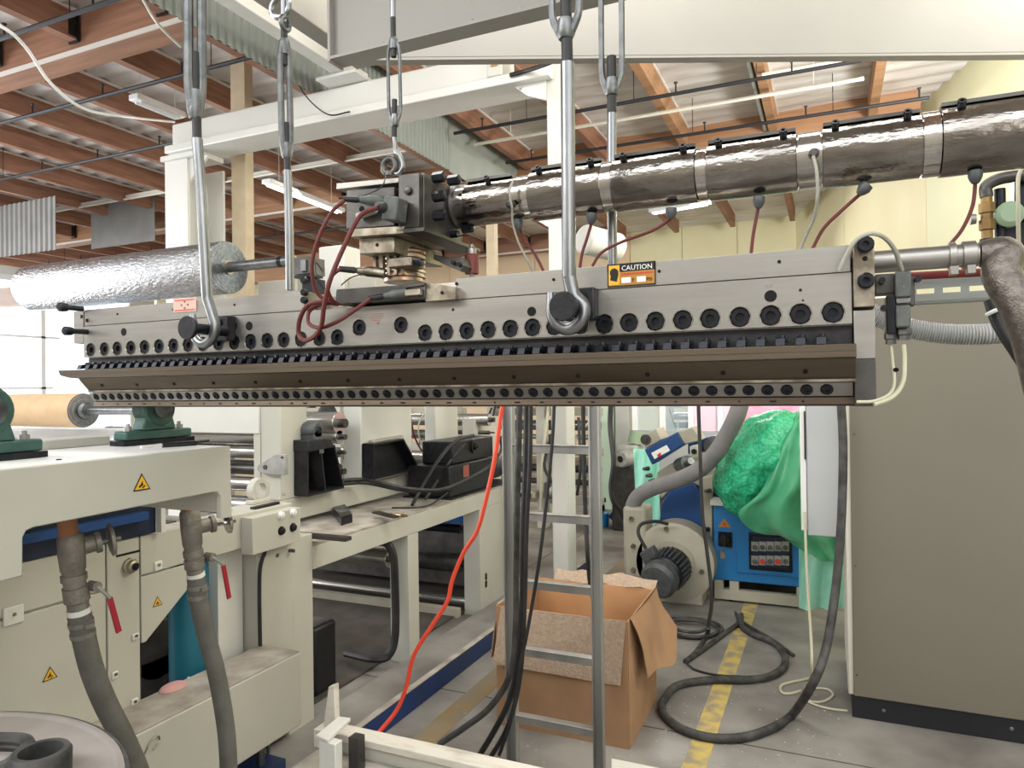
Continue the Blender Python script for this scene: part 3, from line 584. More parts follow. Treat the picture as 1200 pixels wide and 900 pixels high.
cable('sensor_wire', [W(378, 318, 'Y', 1.45), W(370, 308, 'Y', 1.44), W(371, 325, 'Y', 1.44), W(379, 338, 'Y', 1.46)], .0016, 'black', 'thin black wire curled left of the adapter neck', 'wire')
cable('sensor_wire', [W(400, 334, 'Y', 1.46), W(412, 325, 'Y', 1.45), W(430, 321, 'Y', 1.47), W(445, 324, 'Y', 1.5)], .0016, 'black', 'thin black wire behind the inlet block below the neck', 'wire')
tb = thing('thermocouple_head', 'small red-brown sensor head standing on the die right of the adapter', 'sensor', W(553, 323, 'Y', 1.56))
p = W(553, 321, 'Y', 1.56); MB().lathe([(0, .0175), (.045, .0175), (.048, .015)], p, (0,0,1), 16).build('body', 'thermo_brown', tb); MB().lathe([(.048, .012), (.055, .013), (.062, .012), (.066, .006), (.072, .006)], p, (0,0,1), 10).build('cap', 'steel', tb)
MB().lathe([(-.05, .006), (0, .006)], p, (0,0,1), 8).build('stem', 'steel', tb)
cable('sensor_wire', [W(553, 290, 'Y', 1.56), W(551, 280, 'Y', 1.56), W(545, 276, 'Y', 1.56), W(536, 277, 'Y', 1.57)], .0015, 'black', 'thin black wire on the red-brown sensor head', 'wire')
MB().lathe([(0, .009), (.022, .009)], W(528, 275, 'Y', 1.57), (1,0,0), 10).build('bottom_plug', 'bolt_black', A)
# ================================================================ SUSPENSION RODS AND TURNBUCKLES
def suspender(label, Y, body, hook, rod, rr, up=None, w=.02, rb=.0085, ang=0., stub=.0125, th=()):
    # body=(top px, bottom px) of the turnbuckle; rod=list of px points down to the hook; hook=px points of the curl
    T0 = W(*body[0], 'Y', Y); T1 = W(*body[1], 'Y', Y)
    t = thing('suspension_rod', label, 'rod', W(*rod[-1], 'Y', Y), 'suspension rods that carry the die')
    ax = (T1-T0); L = ax.length; ax.normalize(); s = V((cos(ang), sin(ang), 0)); m = MB()
    for k in (-1, 1):
        pts = [T0+ax*(L*f)+s*(k*w*g) for f, g in ((.02, .25), (.08, .6), (.16, .95), (.3, 1), (.7, 1), (.84, .95), (.92, .6), (.98, .25))]
        m.tube(spl(pts, 3), lambda u: rb*(1.25-.25*sin(pi*u)), 8)
    m.lathe([(0, stub*1.15), (L*.03, stub*1.5), (L*.13, stub*1.25)], T0, ax, 14); m.lathe([(0, stub*1.15), (L*.03, stub*1.5), (L*.13, stub*1.25)], T1, -ax, 14)
    m.build('turnbuckle', 'zinc_dull', t)
    a = W(*rod[0], 'Y', Y); MB().cyl(T1-ax*L*.30, a, stub*.93, 12).build('threaded_stub', 'rubber', t)
    u0 = W(*(up or (body[0][0], body[0][1]-40)), 'Y', Y); MB().cyl(T0+ax*L*.22, T0-ax*.05, stub*.93, 12).build('threaded_stub', 'rubber', t)
    MB().cyl(T0-ax*.045, T0-ax*.045+V((0, 0, max(.1, 3.9-T0.z))), stub*.9, 12).build('upper_rod', 'zinc', t)
    pts = [W(*p, 'Y', Y) for p in rod]; hk = [W(*p, 'Y', Y) for p in hook]
    MB().tube(pts[:1]+[pts[0].lerp(pts[1], .5)]+pts[1:], rr, 14).build('rod', 'zinc', t)
    if hk:
        full = spl([pts[-1]]+hk, 6); MB().tube(full, lambda u: rr*(1-.16*u) if u < .85 else rr*(.86-.35*(u-.85)/.15), 12).build('hook', 'zinc', t)
    return t
suspender('galvanised hook rod left of the alu column, hooked on the left pin of the die', 1.352, ((228, -120), (229, 140)), [(248, 366), (252, 383), (248, 397), (238, 403), (229, 396), (227, 382), (226, 368)], [(231, 163), (236, 230), (243, 350)], .0135, w=.016, rb=.012, ang=.95, stub=.0125)
suspender('nearest galvanised hook rod, hooked on the right pin of the die', 1.352, ((662, -130), (663, 46)), [(672, 345), (682, 356), (684, 368), (678, 380), (664, 386), (651, 378), (646, 362), (645, 343)], [(665, 74), (666, 200), (667, 325)], .0142, w=.029, rb=.0075, ang=.0, stub=.0125)
suspender('galvanised rod behind the die, standing beside the foil roll shaft', 1.66, ((333, 46), (336, 186)), [], [(337, 200), (339, 270), (340, 340)], .0125, w=.013, rb=.0095, ang=1.0, stub=.0105)
suspender('galvanised rod behind the heated pipe, its open turnbuckle at the top', 1.68, ((716, -40), (717, 112)), [], [(717, 133), (717, 230), (718, 318)], .0115, w=.025, rb=.0075, ang=.12, stub=.0125)
suspender('slim middle rod hooked in the eye bolt of the adapter', 1.50, ((461, 44), (463, 148)), [(464, 176), (470, 185), (472, 196), (466, 204), (458, 200)], [(462, 161), (463, 168)], .0062, w=.0155, rb=.0045, ang=.2, stub=.0075)
# shackle on top of the second rod
t = thing('shackle', 'bow shackle and eye at the top edge above the second suspension rod', 'shackle', W(333, 40, 'Y', 1.66))
c = W(327, 8, 'Y', 1.66); MB().tube([c+V((.034*cos(a), .004, .03*sin(a))) for a in [2*pi*k/20 for k in range(20)]], .0085, 8, True).build('bow', 'zinc', t)
c = W(333, 28, 'Y', 1.66); MB().tube([c+V((0.004, .018*cos(a), .02*sin(a))) for a in [2*pi*k/16 for k in range(16)]], .0075, 8, True).build('eye', 'zinc_dull', t)
# ================================================================ HEATED MELT PIPE
PY, PZ = 1.60, 2.215
T = thing('melt_pipe', 'thick heated pipe in shiny foil jackets from the adapter to the right edge', 'pipe', (.2, PY, PZ-.06))
def px_x(p): return W(p, 200, 'Y', PY-.04).x
MB().cyl((px_x(500), PY, PZ), (px_x(620), PY, PZ), .047, 32).cyl((px_x(604), PY, PZ), (1.5, PY, PZ), .052, 32).build('pipe', 'chrome', T)
MB().lathe([(0, .05), (.01, .055), (.04, .055), (.045, .05)], (px_x(512), PY, PZ), (1,0,0), 28).lathe([(0, .03), (.02, .03)], (px_x(508)-.02, PY, PZ), (1,0,0), 16).build('collar', 'steel_dark', T)
for i, (p0, p1, r) in enumerate(((543, 598, .0535), (619, 704, .059), (717, 815, .0595), (828, 934, .060), (964, 1082, .061), (1104, 1290, .0655))):
    x0, x1 = px_x(p0), px_x(p1)
    jk = MB().lathe([(0, r-.003), (.001, r), (x1-x0-.001, r), (x1-x0, r-.003)], (x0, PY, PZ), (1,0,0), 40).build('foil_jacket', 'foil_jacket', T)
    m = MB().box(x0+.002, x1-.002, PY-.030, PY-.002, PZ+r-.004, PZ+r+.003); m.box(x0+.004, x1-.004, PY-.004, PY+.002, PZ+r-.006, PZ+r+.009)
    m.build('jacket_seam', 'steel_dark', jk)
    for f in ((.14, .86) if i else (.5,)):
        x = x0+(x1-x0)*f; MB().lathe([(0, .0075), (.012, .0075), (.012, .004), (.008, .004)], (x, PY-.036, PZ+r-.010), (0, -.8, .6), 10, False).build('seam_clip', 'black_metal', jk)
for i, (p0, p1, r) in enumerate(((598, 611, .0525), (704, 716, .056), (816, 827, .0565), (936, 962, .0575), (1083, 1103, .062))):
    MB().lathe([(0, r), (px_x(p1)-px_x(p0), r)], (px_x(p0), PY, PZ), (1,0,0), 36).build('band', 'chrome', T)
for q in ((953, 181), (600, 240)): MB().lathe([(0, .010), (.016, .010), (.02, .006)], W(*q, 'Y', 1.545), (.1,-1,-.1), 10).build('sensor_boss', 'steel_dark', T)
# sensor boxes under the pipe and their cables
for i, (q, m, pts, lab) in enumerate((
    ((694, 254), 'red_cable', [(693, 262), (687, 282), (682, 298), (679, 318)], 'red cable under the pipe right of the white column'),
    ((787, 248), 'red_cable', [(786, 256), (765, 270), (730, 283), (705, 296), (694, 312)], 'red cable sweeping left from under the pipe above the caution sticker'),
    ((890, 235), 'red_cable', [(889, 242), (885, 262), (882, 280), (880, 300)], 'red cable dropping straight from the pipe behind the die'),
    ((1017, 221), 'red_cable', [(1010, 226), (985, 248), (965, 268), (952, 292)], 'red cable curving down left from the pipe to the right end of the die'),
    ((1143, 205), 'red_cable', [(1143, 210), (1140, 240), (1128, 268), (1112, 288)], 'red cable curving down to the tube at the right'),
    ((606, 262), 'red_cable', [(607, 265), (616, 282), (628, 300), (638, 320)], 'red cable beside the grey one left of the nearest hook rod'))):
    t = thing('heater_cable', lab, 'cable', W(*pts[-1], 'Y', 1.60))
    c = W(*q, 'Y', 1.585); MB().lathe([(0, .012), (.010, .013), (.018, .010), (.024, .006)], c+V((0,0,.008)), (W(*pts[0], 'Y', 1.585)-c)+V((0,0,-.004)), 10).build('plug', 'grey_motor', t)
    MB().tube(spl([c+V((0,0,-.004))]+[W(*p, 'Y', 1.60) for p in pts], 6), .0036, 8).build('cable', m, t)
cable('sensor_cable', [W(600, 243, 'Y', 1.53), W(597, 225, 'Y', 1.52), W(601, 213, 'Y', 1.53)], .0028, 'grey_cable', 'grey sensor cable looped over the pipe left of the hook rod')
cable('sensor_cable', [W(600, 243, 'Y', 1.53), W(601, 262, 'Y', 1.55), W(608, 285, 'Y', 1.57), W(618, 305, 'Y', 1.59), W(626, 322, 'Y', 1.61)], .0028, 'grey_cable', 'grey sensor cable from the pipe down behind the die')
cable('sensor_cable', [W(953, 183, 'Y', 1.525), W(957, 200, 'Y', 1.52), W(958, 230, 'Y', 1.53), W(954, 255, 'Y', 1.56), W(946, 273, 'Y', 1.59), W(938, 292, 'Y', 1.61)], .0034, 'grey_cable', 'grey sensor cable from the pipe joint down behind the right end of the die')
# ================================================================ RIGHT END OF THE DIE: tube, hoses, connectors
p = W(1070, 304, 'Y', 1.56); xe = W(1114, 303, 'Y', 1.56).x
t = thing('supply_tube', 'steel tube from the right end plate to the braided hose', 'tube', (xe-.05, 1.56, p.z-.03))
MB().cyl((ex1+.001, 1.56, p.z), (xe+.044, 1.56, p.z), .0215, 20).build('tube', 'steel', t)
for k, (a, b_) in enumerate(((0, .012), (.022, .044))): MB().lathe([(0, .0265), (b_-a, .0265)], (xe+a-.004, 1.56, p.z), (1,0,0), 20).obox((xe+(a+b_)/2-.004, 1.54, p.z-.03), (.007,0,0), (0,.01,0), (0,0,.008)).build('clamp', 'steel', t, bev=.001)
cable('braided_hose', [(xe+.046, 1.56, p.z), (xe+.085, 1.56, p.z-.002), W(1174, 322, 'Y', 1.545), W(1196, 360, 'Y', 1.53), W(1211, 400, 'Y', 1.53), W(1228, 470, 'Y', 1.54), W(1250, 560, 'Y', 1.56)], lambda u: .024+.0085*min(1, u*5), 'braid', 'thick braided brown-grey hose bending down at the right edge', 'hose', n=20)
t = thing('slotted_bar', 'green-grey slotted metal bar behind the connectors at the right', 'bar', W(1140, 358, 'Y', 1.95))
za, zb_ = W(1100, 328, 'Y', 1.95).z, W(1100, 352, 'Y', 1.95).z; x0 = W(1060, 340, 'Y', 1.95).x; sl = [(W(a, 340, 'Y', 1.95).x, W(b_, 340, 'Y', 1.95).x) for a, b_ in ((1074, 1095), (1105, 1126), (1136, 1157), (1168, 1188), (1200, 1222))]
m = MB().box(x0, 1.2, 1.95, 1.955, zb_, zb_+(za-zb_)*.36).box(x0, 1.2, 1.95, 1.955, zb_+(za-zb_)*.62, za); e = x0
for a, b_ in sl: m.box(e, a, 1.95, 1.955, zb_+(za-zb_)*.36, zb_+(za-zb_)*.62); e = b_
m.box(e, 1.2, 1.95, 1.955, zb_+(za-zb_)*.36, zb_+(za-zb_)*.62).build('slotted_plate', 'corrugated', t)
MB().box(x0, 1.2, 1.956, 2.0, zb_-.004, zb_).box(x0, 1.2, 1.956, 2.0, za, za+.004).build('flange', 'corrugated', t)
tag(MB().cyl(W(1060, 324, 'Y', 1.9), W(1230, 315, 'Y', 1.9), .0095, 12).build('red_pipe', 'red_pipe'), 'dark red pipe above the slotted bar at the right', 'pipe')
cpts = spl([W(1012, 362, 'Y', 1.86), W(1040, 377, 'Y', 1.86), W(1075, 387, 'Y', 1.86), W(1120, 392, 'Y', 1.86), W(1175, 390, 'Y', 1.87), W(1230, 380, 'Y', 1.9)], 3)
dense = []
for i in range(len(cpts)-1): dense += [cpts[i].lerp(cpts[i+1], k/20) for k in range(20)]
nD = len(dense); tag(MB().tube(dense, lambda u: .0235 if int(round(u*(nD-1))) % 4 < 2 else .0195, 18).build('corrugated_conduit', 'conduit_grey', smooth=25), 'light grey ribbed conduit hanging right of the die', 'conduit')
cable('black_hose', [W(1160, 352, 'Y', 1.7), W(1170, 380, 'Y', 1.69), W(1190, 412, 'Y', 1.68), W(1215, 450, 'Y', 1.68)], .0115, 'rubber', 'black hose crossing in front of the end of the ribbed conduit', 'hose', n=12)
cable('black_hose', [W(1176, 352, 'Y', 1.72), W(1184, 375, 'Y', 1.72), W(1200, 402, 'Y', 1.72), W(1225, 440, 'Y', 1.72)], .011, 'rubber', 'second black hose, half behind the braided hose at the right edge', 'hose', n=12)
cable('cable_tie', [W(1156, 369, 'Y', 1.68), W(1166, 364, 'Y', 1.67), W(1180, 359, 'Y', 1.68)], .004, 'white_cable', 'white tie around the black hose by the ribbed conduit', 'tie')
t = thing('connector_pair', 'grey rectangular plug connector with cable glands beside the end plates', 'connector', W(1055, 404, 'Y', 1.50))
def cb(x0, y0, x1, y1, Y0, Y1, n, m, bev=.0015): bx(MB(), x0, y0, x1, y1, Y0, Y1).build(n, m, t, bev=bev)
cb(1049, 349, 1068, 317, 1.47, 1.52, 'hood', 'grey_connector', .003); cb(1050, 356, 1067, 348, 1.475, 1.515, 'latch', 'zinc'); cb(1050, 384, 1067, 357, 1.47, 1.52, 'hood', 'grey_connector', .003)
cb(1039, 391, 1049.5, 346, 1.475, 1.52, 'housing', 'bolt_black', .002); cb(1026, 345, 1048, 320, 1.50, 1.54, 'bracket', 'steel_dark'); cb(1066, 358, 1072, 324, 1.49, 1.52, 'bracket', 'steel_dark')
for q, r in (((1044, 397), .0115), ((1059, 392), .0135)): MB().lathe([(-.013, r*.9), (-.010, r), (0, r), (.002, r*.8), (.010, r*.8)], W(*q, 'Y', 1.495), (0,0,-1), 6).build('gland_nut', 'zinc', t)
for q in ((1033, 330), (1075, 328), (1035, 362)): MB().lathe([(0, .006), (.02, .006)], W(*q, 'Y', 1.495), (0,-1,0), 8).build('screw', 'bolt_black', t)
MB().lathe([(0, .002), (.001, .002)], W(1059, 336, 'Y', 1.4695), (0,-1,0), 8).build('screw', 'zinc', t)
cable('grey_arch_cable', [W(984, 317, 'Y', 1.43), W(990, 303, 'Y', 1.425), W(1002, 283, 'Y', 1.42), W(1018, 274, 'Y', 1.42), W(1034, 277, 'Y', 1.43), W(1048, 292, 'Y', 1.46), W(1057, 317, 'Y', 1.49)], .0042, 'grey_cable', 'grey cable arching over the right end plate to the connector')
cable('clear_tube', [W(1044, 405, 'Y', 1.495), W(1046, 425, 'Y', 1.49), W(1048, 448, 'Y', 1.47), W(1042, 462, 'Y', 1.46), W(1024, 470, 'Y', 1.44), W(1004, 471, 'Y', 1.435)], .0030, 'cream_cable', 'pale thin tube from the left cable gland to the bottom of the end plate', 'tube')
cable('clear_tube', [W(1059, 404, 'Y', 1.495), W(1060, 425, 'Y', 1.49), W(1058, 448, 'Y', 1.48), W(1046, 465, 'Y', 1.46), W(1024, 474, 'Y', 1.44)], .0042, 'cream_cable', 'thicker pale tube from the right cable gland to the bottom of the end plate', 'tube')
# valve group at the far right
t = thing('valve_group', 'brass valve, dark elbow and olive motor at the upper right edge', 'valve', W(1180, 292, 'Y', 2.0))
p = W(1157, 280, 'Y', 2.0); MB().lathe([(0, .012), (.02, .012), (.022, .017), (.045, .017), (.047, .013), (.06, .013), (.062, .017), (.085, .017), (.087, .012), (.105, .012)], p, (0,0,1), 6).build('brass_valve', 'brass', t)
MB().tube(spl([p+V((0,0,.10)), p+V((0,0,.125)), p+V((.03,0,.14)), p+V((.09,0,.142)), p+V((.16,0,.145))], 5), .014, 12).build('elbow_pipe', 'steel_dark', t)
MB().tube([p, p-V((0,0,.04))], .016, 12).tube([p+V((.03,.02,.12)), p+V((.03,.02,-.02))], .012, 12).build('black_pipe', 'bolt_black', t)
MB().lathe([(0, .012), (.012, .014)], p+V((-.022,0,.05)), (-1,0,0), 10).build('valve_knob', 'steel', t)
c = W(1181, 253, 'Y', 2.02); MB().lathe([(0, .02), (.008, .03), (.05, .03), (.058, .02)], c+V((0,-.03,0)), (0,1,0), 20).build('motor', 'olive_paint', t)
MB().prism([W(1168, 276, 'Y', 2.02), W(1198, 252, 'Y', 2.02), W(1230, 255, 'Y', 2.02), W(1230, 288, 'Y', 2.02), W(1172, 288, 'Y', 2.02)], (0, .05, 0)).prism([W(1189, 200, 'Y', 2.02), W(1230, 195, 'Y', 2.02), W(1230, 262, 'Y', 2.02), W(1189, 262, 'Y', 2.02)], (0, .05, 0)).build('housing', 'bolt_black', t, bev=.003)
cable('pale_wire', [W(1206, 190, 'Y', 1.85), W(1194, 205, 'Y', 1.85), W(1193, 240, 'Y', 1.85), W(1194, 300, 'Y', 1.85)], .004, 'cream_cable', 'pale wire running down at the upper right edge', 'wire')
# ================================================================ BIG CONTROL CABINET
CX = W(999, 841, 'Z', 0).x
t = thing('control_cabinet', 'large grey-beige cabinet on a black plinth at the right', 'cabinet', (1.3, 4.5, 0))
MB().box(CX-.018, 2.6, 4.13, 5.0, .118, 2.2).build('body', 'cabinet_trim', t, bev=.008)
MB().box(CX+.008, 1.5, 4.11, 4.129, .122, 2.19).build('side_panel', 'cabinet_grey', t, bev=.004)
MB().box(1.504, 2.6, 4.11, 4.129, .122, 2.19).build('side_panel', 'cabinet_grey', t, bev=.004)
MB().box(CX, 2.58, 4.135, 4.98, 0, .117).build('plinth', 'plinth_black', t, bev=.004)
for q in ((1035.5, 832.5), (1185.5, 854)): MB().lathe([(0, .009), (.003, .009), (.004, .006)], W(*q, 'Y', 4.135), (0,-1,0), 12).build('plinth_screw', 'zinc', t)
for q in ((1001, 509), (1002, 663), (1004, 791)): MB().lathe([(0, .005), (.002, .005)], W(*q, 'Y', 4.11), (0,-1,0), 8).build('panel_screw', 'steel_brown', t)
t = thing('wall_box', 'light grey electrical box hanging left of the big cabinet', 'box', (-.02, 4.4, .9))
a = W(944.5, 480, 'Y', 4.3).x; MB().box(a, CX-.02, 4.3, 4.6, .905, 2.0).build('body', 'panel_white', t, bev=.006)
MB().box(a-.035, a-.002, 4.31, 4.6, .93, 2.0).build('door', 'white_paint', t, bev=.004); MB().box(a-.012, a-.004, 4.3, 4.309, 1.33, 1.6).build('hinge', 'black', t)
# ================================================================ FOIL ROLL AND KRAFT ROLL ON THE LEFT
def hex3(h): return h
t = thing('foil_roll', 'big roll of shiny silver foil behind the left end of the die', 'roll', (-4.6, 3.5, 2.39))
zc = W(272, 313, 'Y', 3.5).z; xr = W(268, 313, 'Y', 3.5).x; xl = W(38, 340, 'Y', 3.5).x; R = .172
MB().lathe([(0, .045), (.004, R-.012), (.02, R), (xr-xl-.01, R), (xr-xl, R-.004)], (xl, 3.5, zc), (1,0,0), 48).build('foil', 'foil', t)
m = MB()
for k in range(9): m.lathe([(0, .05+.013*k), (.0025 if k % 2 else .001, .051+.013*k), (.0025 if k % 2 else .001, .062+.013*k)], (xr-.0005, 3.5, zc), (1,0,0), 40, False)
m.build('roll_end', 'foil_end', t); MB().lathe([(0, .046), (.012, .046), (.012, .036)], (xr, 3.5, zc), (1,0,0), 24, False).build('core', 'steel_stained', t)
MB().cyl((xr-.02, 3.5, zc), (W(345, 315, 'Y', 3.5).x, 3.5, zc), .034, 20).build('shaft', 'zinc', t)
MB().lathe([(0, .036), (.03, .036)], (W(328, 315, 'Y', 3.5).x, 3.5, zc), (1,0,0), 16).build('shaft_collar', 'bolt_black', t)
t = thing('roll_chuck', 'dark clamp block holding the end of the foil roll shaft', 'clamp', W(358, 340, 'Y', 3.5))
def bxt(x0, y0, x1, y1, Y0, Y1, n, m, tt, bev=.002): return bx(MB(), x0, y0, x1, y1, Y0, Y1).build(n, m, tt, bev=bev)
bxt(344, 322, 362, 300, 3.45, 3.6, 'block', 'steel_dark', t); bxt(354, 345, 364, 325, 3.46, 3.6, 'jaw', 'bolt_black', t); bxt(352, 318, 357, 304, 3.43, 3.45, 'screw_plate', 'zinc', t)
bxt(343, 326, 366, 321, 3.40, 3.5, 'blade', 'bolt_black', t); bxt(356, 396, 364, 345.5, 3.46, 3.6, 'foot', 'steel_dark', t)
t = thing('winder_frame', 'cream machine frame seen between the die and the foil roll shaft', 'frame', W(340, 350, 'Y', 3.9))
bxt(302, 400, 348, 326, 3.9, 4.2, 'post', 'cream', t, .01); bxt(374, 400, 402, 286, 3.9, 4.1, 'post', 'cream_light', t, .015); bxt(402, 400, 440, 322, 3.95, 4.2, 'panel', 'cream', t, .01); bxt(446, 400, 540, 330, 4.1, 4.3, 'panel', 'cream_light', t, .01)
bxt(300, 440, 540, 400.5, 3.9, 4.3, 'crossbeam', 'cream', t, .01)
for x in (320,): 
    p = W(x, 430, 'Y', 4.0); MB().box(p.x-.05, p.x+.05, 3.95, 4.05, 0, p.z).build('leg', 'cream', t)
t = thing('kraft_roll', 'brown kraft paper roll under the left end of the die', 'roll', (-4, 2.9, 1.5))
q = W(98, 481, 'Y', 2.9); R = .105; MB().lathe([(0, R-.003), (.004, R), (2.0, R)], (q.x, 2.9, q.z), (-1,0,0), 40).build('paper', 'kraft', t)
m = MB()
for k in range(5): m.lathe([(0, .045+.012*k), (.003 if k % 2 else .001, .046+.012*k), (.003 if k % 2 else .001, .056+.012*k)], (q.x-.0005, 2.9, q.z), (1,0,0), 32, False)
m.build('roll_end', 'foil_end', t); MB().lathe([(0, .05), (.02, .05), (.03, .034), (.05, .034)], (q.x, 2.9, q.z), (1,0,0), 24).build('chuck', 'zinc_dull', t)
MB().cyl((q.x, 2.9, q.z), (W(178, 483, 'Y', 2.9).x, 2.9, q.z), .026, 18).build('shaft', 'zinc', t)
tag(MB().prism([W(-40, 503, 'Y', 3.2), W(128, 503, 'Y', 3.2), W(128, 516, 'Y', 3.2), W(-40, 516, 'Y', 3.2)], (0, .3, 0)).build('white_web', 'white_film', bev=.01), 'white film web under the kraft paper roll', 'film')
m = MB(); P = []
for i in range(9):
    f = i/8; P.append([W(-60+f*205, 524+6*sin(f*3)-4*g, 'Y', 2.45+g*.18)+V((0,0,.012*sin(f*9+g))) for g in range(5)])
tag(m.grid(P).build('draped_film', 'white_film', smooth=80), 'clear white film draped behind the first green bearing', 'film')
tag(MB().prism([W(74, 366, 'Y', 5.2), W(112, 372, 'Y', 5.2), W(150, 640, 'Y', 5.2), W(30, 700, 'Y', 5.2)], (0, .02, 0)).build('film_sheet', 'film_blue'), 'bluish film sheet hanging behind the left tip of the die', 'film')
# ================================================================ LEFT MACHINE: table with bearings
LM = thing('coating_table', 'cream machine table with an open front apron at the lower left', 'machine', (-1.9, 1.2, 0))
def xp(pts, X, th, name, mt, par, bev=.002, lab=None): return MB().prism([W(x, y, 'X', X) for x, y in pts], (-th, 0, 0)).build(name, mt, par, bev=bev, label=lab)
APT = [V((-1.6, .5, 1.592)), V((-1.6, 1.563, 1.592))]
MB().prism(APT+[W(x, y, 'X', -1.6) for x, y in ((272, 606), (259, 608), (259, 582), (255, 576.5), (248, 577), (40, 618), (31, 622), (27, 630), (27, 675), (-90, 705))], (-.02, 0, 0)).build('apron', 'cream', LM, bev=.003)
MB().box(-2.26, -1.6205, .5, 1.562, 1.566, 1.592).build('table_top', 'white_paint', LM, bev=.004)
MB().box(-2.26, -1.621, 1.535, 1.562, 1.40, 1.565).build('end_return', 'cream', LM, bev=.002)
MB().box(-2.25, -1.93, .5, 1.53, 1.60, 1.625).build('rail', 'cream_light', LM, bev=.003) if 0 else None
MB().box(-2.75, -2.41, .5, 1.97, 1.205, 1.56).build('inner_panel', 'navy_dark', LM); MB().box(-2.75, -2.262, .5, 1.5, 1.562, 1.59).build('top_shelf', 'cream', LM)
MB().box(-2.40, -2.36, .5, 1.9, 1.27, 1.30).box(-2.40, -2.36, .5, 1.9, 1.36, 1.38).build('inner_rail', 'navy', LM, kind='stuff'); MB().box(-2.41, -2.38, 1.971, 1.99, 1.205, 1.56).build('inner_post', 'cream_light', LM)
def hazard(cx, cy, X, s, par):
    c = W(cx, cy, 'X', X); Ya = V((0,1,0)); Z = V((0,0,1))
    def tri(k, th): return [c+V((th,0,0))-Ya*s*k-Z*s*k*.62, c+V((th,0,0))+Ya*s*k-Z*s*k*.62, c+V((th,0,0))+Z*s*k*1.12]
    MB().prism(tri(1, .001), (-.001, 0, 0)).build('hazard_sign', 'print_black', par, label='black and yellow hazard triangle')
    MB().prism(tri(.80, .0016), (-.0006, 0, 0)).build('sign_face', 'sticker_yellow', par)
    m = MB(); o = c+V((.002,0,0)); m.bar(o+(-Ya*.35-Z*.25)*s, o+(Ya*.10+Z*.02)*s, .001, s*.2, (0,0,1)); m.bar(o+(Ya*.0-Z*.38)*s, o+(Ya*.34-Z*.16)*s, .001, s*.12, (0,0,1)); m.bar(o+(-Ya*.12-Z*.10)*s, o+(Ya*.05+Z*.30)*s, .001, s*.1, (0,1,0)); m.build('hand_symbol', 'print_black', par)
hazard(166, 567.5, -1.599, .025, LM)
MB().lathe([(0, .006), (.002, .006)], W(69, 539, 'Z', 1.592), (0,0,1), 8).build('screw_hole', 'hole', LM)
tag(MB().box(-2.15, -2.03, .6, 1.50, 1.592, 1.618).build('flat_bar', 'cream', bev=.003), 'long painted bar lying along the table behind the bearings', 'bar')
def pillow(yc, X, zt_, label, s=1.0):
    t = thing('pillow_block', label, 'bearing', (X, yc, zt_), 'green bearings on the coating table')
    MB().box(X-.035*s, X+.035*s, yc-.145*s, yc+.145*s, zt_, zt_+.016*s).build('shim', 'bolt_black', t)
    MB().box(X-.033*s, X+.033*s, yc-.135*s, yc+.135*s, zt_+.017*s, zt_+.048*s).prism([(X-.03*s, yc-.07*s, zt_+.048*s), (X-.03*s, yc+.07*s, zt_+.048*s), (X-.03*s, yc+.05*s, zt_+.11*s), (X-.03*s, yc-.05*s, zt_+.11*s)], (.06*s, 0, 0)).build('base', 'green_cast', t, bev=.006*s)
    MB().lathe([(0, .058*s), (.006, .065*s), (.064*s, .065*s), (.07*s, .058*s)], (X-.035*s, yc, zt_+.125*s), (1,0,0), 24).build('housing', 'green_cast', t)
    MB().lathe([(0, .036*s), (.02, .036*s), (.022, .033*s)], (X+.03*s, yc, zt_+.125*s), (1,0,0), 20).build('shaft_end', 'zinc_dull', t)
    for k in (-1, 1): MB().lathe([(0, .014*s), (.012, .014*s), (.012, .008*s), (.022, .007*s)], (X, yc+k*.105*s, zt_+.048*s), (0,0,1), 6).build('bolt', 'gear_grey', t)
pillow(1.575, -1.93, 1.593, 'green cast bearing on the table below the left half of the die', .88)
pillow(1.02, -1.83, 1.593, 'green cast bearing cut off by the left edge of the photo', .95)
t = thing('marker_pen', 'black pen with pale cap lying on the right end of the table', 'pen', W(205, 524, 'Z', 1.6))
a = W(190, 522, 'Z', 1.602); b = W(230, 519.5, 'Z', 1.602); MB().cyl(a, b, .007, 10).build('barrel', 'black', t); c = W(165, 524, 'Z', 1.602); MB().cyl(c, a, .005, 8, .003).build('cap', 'cream_light', t)
tag(MB().cyl(W(228, 518, 'Z', 1.602), W(244, 516, 'Z', 1.602), .005, 8).build('small_rod', 'black'), 'short black rod behind the pen at the end of the table', 'rod')
